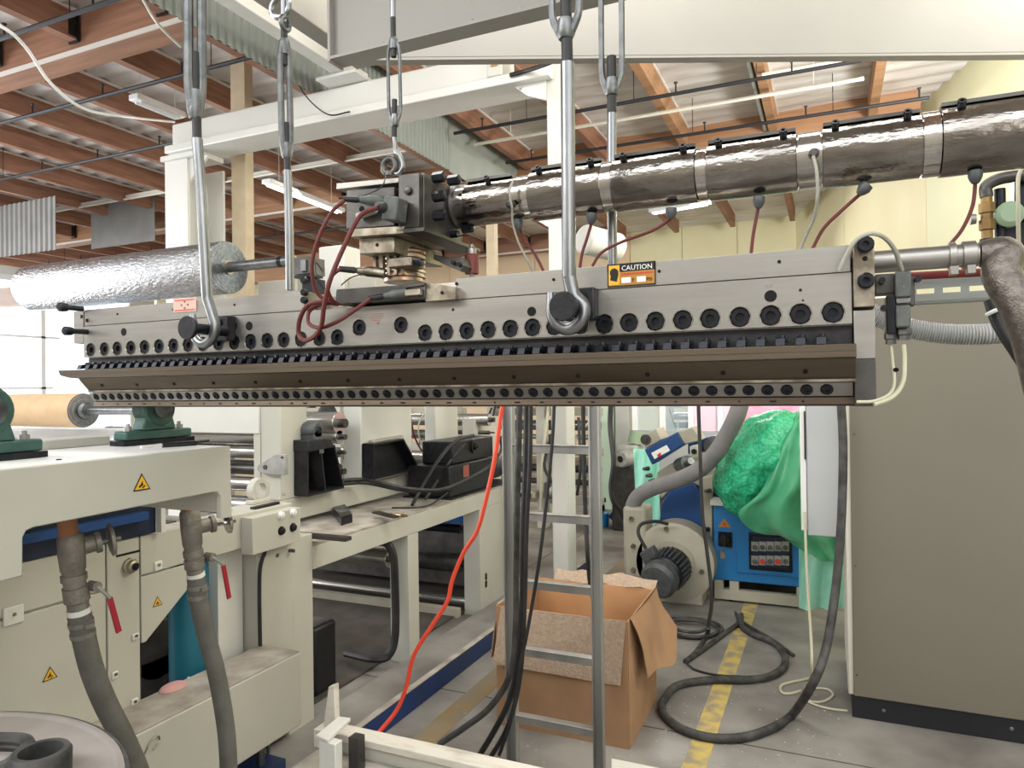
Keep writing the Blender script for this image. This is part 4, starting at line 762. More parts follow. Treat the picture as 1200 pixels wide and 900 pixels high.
# pipework hanging from the table, with hoses
def fitting(label, X, axis, rust, body, port, wheel, ball, ring, lever, hose, hlabel, s=1):
    P_ = lambda q: W(*q, 'X', X)
    t = thing('pipe_valve', label, 'valve', P_(ring[0]), 'grey pipe valves under the coating table')
    MB().cyl(P_(rust[0]), P_(rust[1]), .023*s, 14).build('nipple', 'pipe_rusty', t)
    a, b_ = P_(body[0]), P_(body[1]); L = (b_-a).length
    MB().lathe([(0, .026*s), (.01, .031*s), (L*.4, .032*s), (L*.75, .030*s), (L*.8, .027*s), (L*.86, .027*s), (L*.87, .031*s), (L, .031*s)], a, b_-a, 16).build('body', 'fitting', t)
    a, b_ = P_(port[0]), P_(port[1])+V((.02,0,0)); MB().lathe([(0, .024*s), ((b_-a).length*.7, .022*s), ((b_-a).length*.72, .028*s), ((b_-a).length, .028*s)], a, b_-a, 14).build('side_port', 'fitting', t)
    c = P_(wheel[0])+V((.02,0,0)); d = (b_-a).normalized(); MB().lathe([(0, .030*s), (.004, wheel[1]), (.012, wheel[1]), (.016, .026*s)], c, d, 20).lathe([(-.03, .007), (.03, .007)], c, d, 8).build('handwheel', wheel[2], t)
    a, b_ = P_(ball[0]), P_(ball[1]); L = (b_-a).length
    MB().lathe([(0, .027*s), (L*.2, .027*s), (L*.22, .031*s), (L*.7, .031*s), (L*.75, .026*s), (L, .026*s)], a, b_-a, 14).build('ball_valve', 'fitting', t)
    a, b_ = P_(ring[0]), P_(ring[1]); MB().cyl(a, b_, .028*s, 16).build('white_ring', 'cream_light', t)
    lv = [P_(q)+V((.035,0,0)) for q in lever]; MB().tube([P_(lever[0])]+lv[:2], .005, 6).build('lever_stem', 'gear_grey', t); MB().bar(lv[1], lv[2], .016, .006, (1,0,0)).build('lever', 'red_handle', t, bev=.002)
    MB().lathe([(0, .014), (.03, .014)], lv[0]-V((.03,0,0)), (1,0,0), 8).build('stem_nut', 'fitting', t)
    h = thing('grey_hose', hlabel, 'hose', P_(hose[-1]), 'grey hoses under the coating table')
    hp = spl([P_(q) for q in hose], 6); MB().tube(hp, .0285*s, 16).build('hose', 'hose_grey', h)
    c = hp[2]; d = (hp[3]-hp[1]).normalized(); MB().lathe([(0, .0305*s), (.012, .0305*s)], c, d, 18).lathe([(.03, .0305*s), (.042, .0305*s)], c, d, 18).obox(c+V((.032*s, 0, -.01)), (.006,0,0), (0,.012,0), (0,0,.006)).build('hose_clamp', 'fitting', h)
fitting('left pipe valve with round black cap and hanging red lever', -1.78, None, ((78, 606), (81, 632)), ((82, 626), (87, 680)), ((96, 640), (112, 634)), ((121, 633), .043, 'fitting'), ((87, 680), (92, 714)), ((92, 713), (93, 719)),
    [(104, 686), (118, 699), (129, 739)], [(93, 719), (98, 745), (108, 785), (124, 825), (142, 860), (160, 900), (178, 950)], 'left grey hose, curving past the round bin', 1.0)
fitting('right pipe valve with a small chrome handwheel and red lever', -1.78, None, ((221, 578), (222, 600)), ((222, 597), (227, 652)), ((234, 617), (246, 613)), ((259, 612), .036, 'chrome'), ((227, 650), (229, 672)), ((229, 671), (230, 676)),
    [(240, 652), (252, 661), (259, 700)], [(230, 676), (233, 705), (242, 745), (254, 790), (263, 840), (267, 880), (269, 940)], 'right grey hose, crossing the dusty beam', .95)
# ================================================================ LEFT MACHINE: lower body
BM = thing('base_machine', 'cream lower machine body with hatches and a dusty base beam, lower left', 'machine', (-2.5, 1.9, 0))
X = -2.42
MB().box(-2.75, X-.013, .6, 1.905, .1, 1.2).build('carcass', 'cream', BM)
def yz(y0, y1, z0, z1, n, m='cream', x=X, th=.012, lab=None): return MB().box(x-th, x, y0, y1, z0, z1).build(n, m, BM, bev=.003, label=lab)
yz(.6, 1.765, 1.036, 1.2, 'panel'); yz(.6, 1.765, .1, 1.028, 'hatch'); yz(1.772, 1.904, .1, 1.2, 'panel')
MB().prism([(X, 1.911, 1.043), (X, 1.911, .79), (X, 1.93, .79), (X, 2.132, .945), (X, 2.132, 1.043)], (-.012, 0, 0)).build('hatch', 'cream', BM, bev=.002)
yz(1.911, 2.132, 1.05, 1.2, 'panel'); MB().box(-2.75, X-.013, 1.905, 2.13, 1.05, 1.2).build('carcass', 'cream', BM)
yz(2.136, 2.515, 1.045, 1.2, 'beam_face', th=.12)
for c, w_, h_ in (((15, 721), .032, .03), ((184.5, 663), .018, .018), ((158, 746), .014, .012), ((157, 823), .014, .016), ((134, 791), .012, .014)):
    p = W(*c, 'X', X); MB().box(X, X+.008, p.y-w_, p.y+w_, p.z-h_, p.z+h_).build('latch', 'cream_light', BM, bev=.006); MB().lathe([(0, .006), (.004, .006)], p+V((.008, 0, .004)), (1,0,0), 8).build('latch_screw', 'steel_stained', BM)
hazard(58.5, 791, X+.001, .026, BM); hazard(184.5, 706, X+.001, .022, BM)
p = W(151, 663, 'X', X); MB().lathe([(0, .030), (.012, .030), (.014, .024), (.03, .022), (.034, .016)], p, (1,0,0), 8).build('round_switch', 'steel_stained', BM); MB().lathe([(.034, .014), (.038, .014)], p+V((0,0,0)), (1,0,0), 14).build('switch_cap', 'bolt_black', BM)
p = W(150, 636, 'X', X); MB().box(X, X+.002, p.y-.05, p.y+.05, 1.142, 1.150).build('slot', 'hole', BM)
# base beam with dust on top
MB().box(-2.43, -2.2, .6, 2.548, .24, .568).build('base_beam', 'cream', BM, bev=.006); MB().box(-2.428, -2.203, .6, 2.545, .5685, .5725).build('dust', 'cream_dusty', BM)
p = W(178, 872, 'X', -2.199); MB().tube(spl([p+V((.001,-.03,-.02)), p+V((.008,-.01,.015)), p+V((.006,.02,.022)), p+V((.001,.03,.0)), p+V((.006,.0,-.02))], 4), .003, 6).build('wire_clip', 'steel_stained', BM)
MB().box(-2.6, -2.25, .6, 2.5, 0, .10).build('foot_rail', 'blue_rail', BM)
MB().cyl((-2.32, 2.42, 0), (-2.32, 2.42, .24), .018, 10).lathe([(0, .05), (.02, .04)], (-2.32, 2.42, .0), (0,0,1), 14).cyl((-2.35, 2.5, .02), (-2.35, 2.5, .24), .008, 8).build('levelling_foot', 'zinc_dull', BM)
# post with control box
MB().box(-2.62, X, 2.515, 2.755, .1, 1.2).build('post', 'cream', BM, bev=.004); MB().box(-2.64, X-.04, 2.757, 2.948, 0, 1.01).build('post', 'cream', BM, bev=.004)
MB().box(-2.62, -2.5, 2.36, 2.505, .1, 1.04).build('side_panel', 'cream_light', BM)
cb_ = MB().box(X, -2.352, 2.42, 2.735, 1.02, 1.185).build('control_box', 'cream', BM, bev=.003)
for q, m in (((329, 604), 'white_paint'), ((343, 600.5), 'white_paint'), ((329.5, 622), 'bolt_black'), ((343, 618), 'bolt_black')):
    p = W(*q, 'X', -2.352); MB().lathe([(0, .021), (.003, .021), (.003, .016), (.014, .015), (.016, .012)], p, (1,0,0), 16).build('button', m, cb_)
p = W(325, 651, 'X', X); MB().lathe([(0, .009), (.03, .009)], W(339, 645, 'X', X), (1,0,0), 8).lathe([(0, .012), (.002, .012)], p, (1,0,0), 4).build('post_screw', 'zinc_dull', BM)
cable('control_cable', [W(311, 634, 'X', -2.37), W(311, 645, 'X', -2.39), W(305, 665, 'X', -2.40), W(304, 700, 'X', -2.405), W(305, 757, 'X', -2.40)], .009, 'rubber', 'black cable dropping from the control box down the cream post')
MB().box(-2.62, -2.25, 2.95, 3.0, .98, 1.0).build('shelf_plate', 'steel_dark', BM)
t = thing('steel_tool', 'black flat tool lying on the cream beam beside the steel ring', 'tool', W(312, 595, 'Z', 1.2))
MB().bar(W(296, 596, 'X', -2.46), W(325, 589, 'X', -2.46), .03, .012).build('blade', 'black', t)
# the ring standing on the beam
t = thing('steel_ring', 'cream cast ring standing on the beam behind the table', 'ring', W(306, 590, 'X', -2.56))
c = W(308, 574, 'X', -2.55); MB().lathe([(0, .036), (0, .058), (.04, .060), (.04, .036), (0, .036)], c-V((.05,0,0)), (1,0,-.05), 24, False).build('ring', 'cream', t); MB().box(c.x-.05, c.x, c.y-.065, c.y+.055, 1.2, c.z-.045).build('foot', 'cream', t, bev=.004)
# teal tank
tag(MB().lathe([(0, .07), (.01, .082), (.60, .082), (.625, .075), (.63, .02)], (-2.56, 2.255, .40), (0,0,1), 28).build('teal_tank', 'teal_tank'), 'teal blue upright cylinder tank behind the right red lever', 'tank')
tag(MB().box(-2.66, -2.605, 2.16, 2.35, 0, .398).box(-2.604, -2.47, 2.16, 2.35, .102, .398).build('tank_stand', 'machine_dark'), 'dark stand under the teal tank', 'stand')
# dark machinery in the gap
t = thing('gap_machinery', 'dark motor and shelves inside the gap left of the teal tank', 'machinery', (-3.1, 2.2, 0))
MB().box(-3.6, -3.5, 1.9, 3.0, 0, 1.0).build('back_plate', 'machine_dark', t); MB().box(-3.3, -2.8, 2.0, 2.7, .78, .82).box(-3.3, -2.8, 2.0, 2.7, .92, .94).build('shelf', 'steel', t); MB().box(-3.2, -2.8, 2.2, 2.7, .05, .55).lathe([(0, .14), (.4, .14)], (-3.2, 2.3, .58), (1,0,0), 18).build('motor', 'machine_dark', t, bev=.01)
cable('white_wire', [W(229, 735, 'X', -2.6), W(226, 765, 'X', -2.58), W(221, 795, 'X', -2.5), W(219, 803, 'X', -2.45)], .006, 'white_cable', 'white wire in the dark gap left of the right grey hose', 'wire')
tag(MB().sphere(W(203, 806, 'X', -2.40), .04, 12, 8, (1, 1.5, .5)).build('pink_rag', 'pink_rag'), 'pink rag lying on the dusty beam', 'rag')
# ================================================================ MIDDLE MACHINE
MM = thing('line_machine', 'long cream frame with posts and openings, left of the ladder', 'machine', (-2.9, 4, 0))
X = -2.46
MB().box(-2.60, X, 2.95, 5.5, .82, .94).build('rail', 'cream', MM, bev=.004)
for y0, y1, x0 in ((3.865, 3.99, -2.60), (4.88, 5.42, -2.60)): MB().box(x0, X, y0, y1, 0, .819).build('post', 'cream', MM, bev=.004)
MB().box(X+.001, X+.004, 4.96, 4.99, .26, .31).box(X+.001, X+.004, 4.96, 4.99, .20, .25).build('post_mark', 'bolt_black', MM)
MB().box(-4.5, -2.61, 5.43, 5.5, .05, .81).build('cross_frame', 'machine_dark', MM)
# second tier behind
MB().box(-3.05, -2.9, 3.05, 5.5, .985, 1.115).build('upper_rail', 'cream', MM, bev=.004); MB().box(-3.3, -2.46, 2.95, 5.5, .942, .955).build('deck', 'cream_dusty', MM)
MB().box(-3.05, -2.9, 3.21, 3.44, 1.116, 1.84).build('column', 'cream', MM, bev=.006)
MB().prism([(-3.051, 3.2, 1.50), (-3.9, 3.2, 1.50), (-3.9, 3.2, 1.84), (-3.051, 3.2, 1.84)], (0, .12, 0)).build('crossbeam', 'cream_light', MM, bev=.006)
MB().box(-3.10, -3.051, 3.205, 3.3, 1.116, 1.50).build('cheek_plate', 'cream', MM, bev=.003)
MB().box(-3.05, -2.9, 3.985, 4.63, 1.116, 1.84).build('column', 'cream_light', MM, bev=.01); MB().box(-3.0, -2.9, 4.98, 5.37, .956, 2.05).build('column', 'cream_light', MM, bev=.01)
p = W(333, 579, 'Y', 3.205); MB().lathe([(0, .01), (.01, .01)], p, (0,-1,0), 10).build('plate_bolt', 'gear_grey', MM)
# small grey bracket on the cheek plate
t = thing('shaft_bracket', 'grey triangular shaft bracket bolted to the cream plate under the die', 'bracket', W(325, 556, 'Y', 3.19))
MB().prism([W(x, y, 'Y', 3.19) for x, y in ((338, 556), (338, 532), (327, 532), (306, 545), (305, 550), (309, 553), (326, 556))], (0, -.03, 0)).build('plate', 'gear_grey', t, bev=.003)
MB().lathe([(0, .014), (.006, .014)], W(311, 547.5, 'Y', 3.16), (0,-1,0), 12).lathe([(0, .007), (.008, .007)], W(331, 536, 'Y', 3.16), (0,-1,0), 8).build('bolt', 'steel_dark', t)
# rollers running across the machine (axis along X)
def roller(px, py, r, label, X1=-2.92, X0=-4.6, m='roller_steel', grp='steel rollers across the machine'):
    p = W(px, py, 'X', X1); t = thing('steel_roller', label, 'roller', (X1, p.y, p.z-r), grp)
    MB().lathe([(0, r-.003), (.004, r), (X1-X0-.004, r), (X1-X0, r-.003)], (X1, p.y, p.z), (-1,0,0), 28).build('roll', m, t); MB().cyl((X1, p.y, p.z), (X1+.05, p.y, p.z), r*.4, 12).build('journal', 'steel_dark', t)
roller(308, 512, .055, 'bright steel roller highest in the gap right of the table', -3.2); roller(308, 530, .04, 'steel roller second from top right of the table', -3.2); roller(308, 550, .03, 'dark steel roller pointing at the grey bracket', -3.2, m='steel_dark'); roller(308, 568, .045, 'steel roller behind the cast ring', -3.2); roller(308, 594, .06, 'lowest steel roller right of the table end', -3.2)
roller(398, 496, .075, 'large bright roller between the two cream columns, under the die'); roller(398, 512, .045, 'steel roller just below the large bright one between the columns'); roller(397, 530, .035, 'thin steel roller beside the black stand', m='zinc'); roller(397, 552, .05, 'steel roller low behind the black stand', m='steel_dark')
roller(508, 510, .03, 'thin steel roller between the second and third cream columns', -3.05, m='zinc'); roller(508, 534, .04, 'pale roller low between the second and third cream columns', -3.05)
MB().box(-3.25, -3.12, 6.1, 6.7, 0, 1.46).build('roller_stand', 'cream', MM)
roller(574, 492, .06, 'bright roller under the die right of the third cream column', -3.0); roller(574, 507, .02, 'thin dark roller under the die beside the orange cord', -3.0, m='steel_dark')
roller(547, 705, .034, 'long steel roller low in the frame openings', -2.62, -5.2); roller(545, 729, .022, 'thin steel rod low in the frame openings', -2.62, -5.2, 'zinc')
roller(457, 655, .06, 'short bright roller inside the first frame opening', -2.7, -3.6); roller(541, 620, .035, 'dark handled roller inside the second frame opening', -2.7, -3.3, 'bolt_black'); roller(541, 660, .075, 'dusty roller inside the second frame opening', -2.7, -4.6, 'steel_dark')
pp = W(455, 704, 'Y', 4.78); qq = W(455, 722, 'Y', 4.78); rr_ = W(455, 765, 'Y', 4.85)
MB().box(-4.6, -2.61, 4.78, 4.84, qq.z, pp.z).build('cross_member', 'beige_machine', MM); MB().box(-4.6, -2.61, 4.85, 4.88, .02, qq.z).build('tray_front', 'steel_brown', MM)
t = thing('inner_beams', 'cream cross members low inside the frame openings', 'beam', (-3.5, 4.8, 0))
for q, h in (((547, 718), .05), ((458, 640), .03)):
    p = W(*q, 'X', -2.65); MB().box(-5.2, -2.65, p.y+.12, p.y+.2, p.z-h, p.z+h).build('cross_member', 'beige_machine', t)
MB().box(-5.2, -2.62, 5.6, 5.7, .0, .5).build('cross_member', 'steel_brown', t)
# black bearing stand on the upper rail
def stand(poly, X, dep, label, bearing=None, ribs=True):
    t = thing('black_bracket', label, 'bracket', W(*poly[0], 'X', X)); P = [W(x, y, 'X', X) for x, y in poly]
    MB().prism([p-V((dep-.012,0,0)) for p in P], (-.012, 0, 0)).build('back_plate', 'black_metal', t)
    n = len(P)
    for i in range(n):
        a, b_ = P[i], P[(i+1) % n]; MB().bar(a-V((dep/2,0,0)), b_-V((dep/2,0,0)), dep, .012, (b_-a).cross(V((1,0,0)))).build('side_plate', 'black_metal', t)
    return t, P
t, P = stand([(361, 581), (403, 571), (392, 522), (361, 526)], -2.80, .14, 'black cast bearing stand on the upper cream rail')
a, b_ = (P[2]+P[3])/2, (P[0]+P[1])/2; MB().bar(a-V((.07,0,0)), b_-V((.07,0,0)), .13, .012, (0,1,0)).build('rib', 'black_metal', t)
MB().prism([W(x, y, 'X', -2.79) for x, y in ((361, 530), (392, 524), (388, 514), (361, 516))], (-.16, 0, 0)).build('head', 'black_metal', t, bev=.004); p = W(377, 529, 'X', -2.785); MB().box(-2.787, -2.785, p.y-.02, p.y+.02, p.z-.012, p.z+.012).build('maker_plate', 'zinc', t)
c = W(373, 504, 'X', -2.80); MB().lathe([(0, .045), (.01, .05), (.09, .05), (.1, .04)], c, (-1,0,0), 20).box(c.x-.1, c.x, c.y-.04, c.y+.04, c.z-.06, c.z-.01).build('bearing', 'grey_motor', t, bev=.003); MB().lathe([(0, .024), (.012, .02)], c, (1,0,0), 14).build('bearing_cap', 'bolt_black', t)
t, P = stand([(438.5, 561), (491, 549), (473, 515), (438.5, 521)], -2.80, .095, 'black open triangular bracket below the right half of the left column pair')
t['label'] = 'black open trapezoid bracket fixed to the second cream column'
MB().prism([W(x, y, 'X', -2.86) for x, y in ((437, 521), (473, 514.5), (473, 510), (437, 516))], (-.035, 0, 0)).build('top_strip', 'cream', t)
# black gear motor on the frame
t = thing('gear_motor', 'black gear motor with bearing block on the cream frame beside the orange cord', 'motor', W(556, 587, 'X', -2.6))
a = W(527, 587, 'X', -2.5); b_ = W(577, 538, 'X', -2.5); MB().box(-2.85, -2.5, a.y, b_.y, .967, 1.19).build('gearbox', 'black_metal', t, bev=.006); MB().box(-2.88, -2.462, a.y-.03, b_.y+.38, .956, .966).build('base_plate', 'black_metal', t)
MB().box(-2.8, -2.54, a.y+.12, b_.y+.1, 1.191, 1.36).build('bearing_block', 'black_metal', t, bev=.01); p = W(554, 523, 'X', -2.54); MB().lathe([(0, .05), (.02, .05), (.02, .03), (.04, .03), (.04, .015), (.05, .012)], p, (1,0,0), 18).build('boss', 'black_metal', t)
p = W(546, 552, 'X', -2.5); MB().box(-2.5, -2.497, p.y-.045, p.y+.045, p.z-.045, p.z+.045).build('plate', 'print_faint', t); MB().prism([(-2.496, p.y-.03, p.z-.005), (-2.496, p.y+.035, p.z+.035), (-2.496, p.y+.03, p.z+.01), (-2.496, p.y-.02, p.z-.02)], (.001, 0, 0)).build('plate_mark', 'print_red', t)
MB().lathe([(0, .10), (.36, .10), (.40, .07)], (-2.66, b_.y+.02, 1.075), (0,1,0), 24).build('motor', 'black_metal', t)
# cables over the frame
def xc(name, pts, X, r, m, lab, cat='cable'): return cable(name, [W(x, y, 'X', X+dx) for x, y, dx in pts], r, m, lab, cat)
xc('black_hose', [(402, 563, -.35), (425, 562, -.3), (450, 567, -.1), (480, 573, 0), (515, 574, .06), (545, 563, .08), (575, 545, .05), (587, 527, 0), (586, 512, -.05)], -2.5, .013, 'rubber', 'black hose sagging across the frame behind the orange cord', 'hose')
xc('black_hose', [(402, 567, -.35), (430, 566, -.3), (470, 574, -.05), (500, 575, 0), (528, 574, .05)], -2.5, .012, 'rubber', 'second black hose lying close to the sagging one on the frame', 'hose')
xc('black_hose', [(483, 592, -.1), (495, 570, -.1), (515, 538, -.05), (535, 516, -.05), (555, 510, -.1)], -2.5, .012, 'rubber', 'black hose arching up onto the gear motor, left one', 'hose')
xc('black_hose', [(498, 585, -.1), (512, 565, -.1), (530, 537, -.05), (545, 520, -.05), (558, 513, -.1)], -2.5, .010, 'rubber_dusty', 'grey-black hose arching up onto the gear motor, right one', 'hose')
xc('black_hose', [(432, 630, -.2), (448, 633, -.06), (460, 648, 0), (463, 690, 0), (463, 745, 0), (455, 768, -.03), (438, 772, -.1), (405, 765, -.35)], -2.5, .026, 'rubber', 'thick black hose looping inside the first frame opening', 'hose')
xc('thin_cable', [(460, 595, 0), (480, 595, 0), (503, 592, 0), (525, 577, .03)], -2.47, .006, 'rubber', 'thin black cable lying along the frame left of the gear motor')
xc('cable_loop', [(480, 482, -.6), (486, 512, -.6), (498, 530, -.6), (508, 510, -.6), (507, 480, -.6)], -2.5, .008, 'red_cable', 'red-brown cable loop hanging between the cream columns')
xc('cable_loop', [(498, 484, -.6), (490, 500, -.6), (496, 524, -.6), (510, 520, -.6)], -2.5, .006, 'cream_cable', 'pale cable loop beside the red-brown one between the cream columns')
tag(MB().prism([W(x, y, 'X', -2.72) for x, y in ((523, 611), (548, 601), (548, 612), (535, 613))], (-.3, 0, 0)).build('blue_tarp', 'tarp_blue'), 'bright blue scrap under the frame rail behind the orange cord', 'tarp')
tag(MB().box(-2.98, -2.68, 3.22, 3.42, 0, .40).build('black_bin', 'black', bev=.02), 'tall black bin in the shadow behind the first post', 'bin')
for i, (x, y, X_) in enumerate(((470, 612, -2.55), (478, 611, -2.55), (485, 613, -2.55))): tag(MB().lathe([(0, .012), (.02, .012), (.02, .008), (.05, .008)], W(x-14, 606, 'Z', .957)+V((0,0,.012)), (.5+i*.3, 1-i*.7, 0), 8).build('pipe_fitting', 'brass' if i != 1 else 'copper'), ('small brass fitting on the frame rail, leftmost of three', 'small copper fitting on the frame rail, middle of three', 'small brass fitting on the frame rail, rightmost of three')[i], 'fitting')
tag(MB().bar(W(440, 600, 'Z', .99), W(464, 606, 'Z', .99), .05, .01).build('metal_offcut', 'steel_dark'), 'dark metal offcut on the frame rail beside the brass fittings', 'scrap')
tag(MB().prism([W(x, y, 'Z', .956) for x, y in ((388, 600), (402, 597), (413, 612), (400, 616))], (0, 0, .05)).build('metal_offcut', 'bolt_black'), 'black wedge on the frame rail left of the fittings', 'scrap')
# blue floor rail and raised strip
t = thing('floor_rail', 'dark blue steel rail along the floor in front of the cream frame', 'rail', (-2.1, 4.5, 0))
MB().box(-2.115, -2.09, 2.6, 6.4, 0, .115).build('web', 'blue_rail', t, bev=.003); MB().box(-2.125, -2.087, 2.6, 6.4, .116, .121).build('edge', 'cream_dusty', t, label='worn pale top edge')
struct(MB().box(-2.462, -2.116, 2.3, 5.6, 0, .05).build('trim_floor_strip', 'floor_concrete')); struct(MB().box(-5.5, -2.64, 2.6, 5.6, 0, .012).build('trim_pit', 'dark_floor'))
tag(MB().cyl(W(495, 803, 'Z', .02), W(502, 800, 'Z', .02), .02, 12).tube(spl([W(500, 801, 'Z', .02), W(535, 778, 'Z', .012), W(552, 752, 'Z', .012), W(562, 725, 'Z', .012), W(580, 700, 'Z', .012)], 6), .009, 8).build('floor_cable', 'rubber'), 'black cable with a plug lying on the floor by the blue rail', 'cable')
# ================================================================ LADDER
t = thing('ladder', 'grey aluminium ladder standing upright in front of the cardboard box', 'ladder', (-1.11, 2.9, 0))
for x0, x1 in ((-1.337, -1.287), (-.932, -.887)):
    MB().box(x0, x1, 2.915, 2.921, 0, 1.94).box(x0, x0+.005, 2.885, 2.915, 0, 1.94).box(x1-.005, x1, 2.885, 2.915, 0, 1.94).build('rail', 'alu', t, bev=.001)
for k in range(7):
    z = .285+.3*k-.004
    if z < 1.9: MB().box(-1.288, -.931, 2.892, 2.91, z-.0175, z+.0175).box(-1.288, -.931, 2.880, 2.92, z+.0176, z+.020).build('rung', 'alu', t, bev=.001)
# ================================================================ CARDBOARD BOX
t = thing('cardboard_box', 'large open cardboard box with folded-down flaps behind the ladder', 'box', (-1.24, 3.62, 0))
x0, x1, y0, y1, h = -1.60, -.905, 3.362, 3.95, .615
def sheet(pts, name, m, par, th=.006):
    pts = [V(p) for p in pts]; n = (pts[1]-pts[0]).cross(pts[-1]-pts[0]).normalized(); return MB().prism(pts, n*th).build(name, m, par)
sheet([(x0,y0,0),(x1,y0,0),(x1,y0,h),(x0,y0,h)], 'front_wall', 'cardboard', t); sheet([(x1,y0,0),(x1,y1,0),(x1,y1,h+.01),(x1,y0,h)], 'side_wall', 'cardboard', t)
sheet([(x0,y1,0),(x0,y0,0),(x0,y0,h),(x0,y1,h)], 'side_wall', 'cardboard', t); sheet([(x0,y1,0),(x1,y1,0),(x1,y1,h),(x0,y1,h)], 'back_wall', 'cardboard_in', t)
MB().box(x0+.01, x1-.01, y0+.01, y1-.01, .004, .01).build('bottom', 'cardboard_in', t)
f = W(728, 803, 'Y', y0-.02); f2 = W(590, 789, 'Y', y0-.04)
sheet([(x0+.03, y0-.008, h-.002), (x1-.004, y0-.008, h+.004), (x1-.03, y0-.026, f.z), (x0-.0, y0-.055, f.z+.02)][::-1], 'front_flap', 'cardboard_light', t)
P = []; 
for i in range(7):
    a = i/6; top = V((x1+.008, y0+.02+(y1-y0-.02)*a, h+.012)); bot = V((x1+.07+.05*sin(a*2.6), y0+.16+(y1-y0-.10)*a, .16+.13*(1-a)+.02*sin(a*7)+(.13 if i == 6 else 0)+.1*a)); P.append([top.lerp(bot, k/4)+V((.014*sin(k*1.1+a*3), 0, 0)) for k in range(5)])
m = MB().grid(P); m.grid([[p+V((.004,0,0)) for p in r] for r in P][::-1]); m.build('side_flap', 'cardboard', t)
P = [[V((x0+.10+(x1-x0-.10)*i/8, y1-.006+.09*(j/3)+.01*sin(i*1.7), h+.05*sin(min(1, j/2))*(1 if i < 8 else .4)+.012*sin(i*2.1+j))) for j in range(4)] for i in range(9)]
MB().grid(P).build('back_flap', 'cardboard_light', t)
sheet([(x0-.008, y0+.03, h), (x0-.008, y1, h), (x0-.07, y1-.05, h-.30), (x0-.06, y0+.05, h-.30)], 'left_flap', 'cardboard_light', t)
# ================================================================ HANGING CABLES IN THE MIDDLE
def yc_(name, pts, Y, r, m, lab, cat='cable', grp=None): return cable(name, [W(p[0], p[1], 'Y', Y+(p[2] if len(p) > 2 else 0)) for p in pts], r, m, lab, cat, grp)
g_ = 'black cables hanging from the die beside the ladder'
yc_('hanging_cable', [(609, 462), (608, 520), (606, 600), (605, 680), (604, 740), (598, 790), (575, 828), (545, 852), (515, 872)], 2.72, .0135, 'rubber_dusty', 'thickest grey-black cable, swinging left at the foot of the ladder', grp=g_)
yc_('hanging_cable', [(617, 462), (616, 540), (613, 620), (612, 700), (608, 770), (597, 820), (580, 855), (562, 885)], 2.70, .0125, 'rubber', 'black cable hanging just right of the left ladder rail', grp=g_)
yc_('hanging_cable', [(622, 462), (621, 540), (617, 620), (615, 700), (611, 780), (602, 830), (590, 862), (570, 895)], 2.68, .010, 'rubber', 'slimmer black cable close behind its neighbours by the left rail', grp=g_)
yc_('hanging_cable', [(650, 462), (647, 520), (639, 600), (630, 670), (617, 745), (607, 790), (600, 840), (585, 885)], 2.66, .0075, 'rubber', 'thin black cable slanting across the ladder rungs', grp=g_)
yc_('hanging_cable', [(683, 462), (684, 520), (686, 600), (690, 670), (694, 700, .6)], 3.2, .011, 'rubber', 'black cable hanging behind the right ladder rail', grp=g_)
yc_('hanging_cable', [(818, 462), (820, 520), (823, 600), (829, 650), (834, 700), (830, 735)], 3.75, .0095, 'rubber', 'thin dark cable hanging in front of the blue hopper', grp=g_)
cable('orange_cord', [W(597, 452, 'Y', 2.62), W(588, 480, 'Y', 2.62), W(581, 530, 'Y', 2.62), W(573, 570, 'Y', 2.62), W(560, 620, 'Y', 2.62), W(543, 648, 'Y', 2.62), W(530, 680, 'Y', 2.62), W(524, 705, 'Y', 2.62), W(505, 735, 'Y', 2.62), W(485, 768, 'Y', 2.62), W(476, 805, 'Y', 2.62), W(465, 832, 'Y', 2.6), W(446, 856, 'Y', 2.55), W(432, 872, 'Y', 2.5), W(425, 890, 'Z', .012), W(470, 890, 'Z', .012)], .0095, 'orange_cord', 'orange-red cord hanging left of the ladder', 'cord')
# ================================================================ FOREGROUND RAIL WITH CLAMP
t = thing('foreground_rail', 'scuffed cream rail with a dusty lower ledge at the bottom edge', 'rail', (-1.0, 2.2, 0))
p = W(404, 848, 'Z', .5); q = W(402, 862, 'Z', .5); MB().box(p.x, .3, q.y, p.y, .474, .5).build('top_board', 'wood_white', t, bev=.003)
MB().box(p.x+.01, .3, q.y+.012, p.y-.005, 0, .473).build('web', 'cream', t)
MB().lathe([(0, .014), (.004, .014), (.004, .009), (.01, .008)], W(423, 872, 'Y', q.y+.011), (0,-1,0), 10).build('web_bolt', 'steel_stained', t)
l = W(380, 872, 'Z', .43); MB().box(l.x, .3, q.y-.14, q.y+.008, .40, .43).build('ledge', 'cream_dusty', t, bev=.003); MB().box(l.x-.05, .3, q.y-.17, q.y-.141, .36, .415).build('ledge_edge', 'white_paint', t, bev=.003)
t = thing('rail_clamp', 'small cream clamp with upright tab at the left end of the foreground rail', 'clamp', W(400, 880, 'Z', .44))
MB().prism([W(x, y, 'Z', .56) for x, y in ((370, 861), (397, 839), (411, 841), (384, 867))], (0, 0, -.014)).build('plate', 'cream_light', t, bev=.003)
a = W(381, 868, 'Z', .545); MB().box(a.x-.02, a.x+.05, a.y-.01, a.y+.03, .432, .545).build('post', 'cream_light', t, bev=.003); MB().box(a.x+.06, a.x+.10, a.y+.05, a.y+.09, .432, .545).build('screw_block', 'steel_dark', t)
b = W(378, 852, 'Z', .52); MB().prism([(b.x-.03, b.y+.04, .50), (b.x+.025, b.y+.04, .50), (b.x+.022, b.y+.04, .66), (b.x-.004, b.y+.04, .65)], (0, .03, 0)).box(b.x-.05, b.x+.03, b.y+.01, b.y+.08, .432, .50).build('tab', 'wood_white', t, bev=.003)
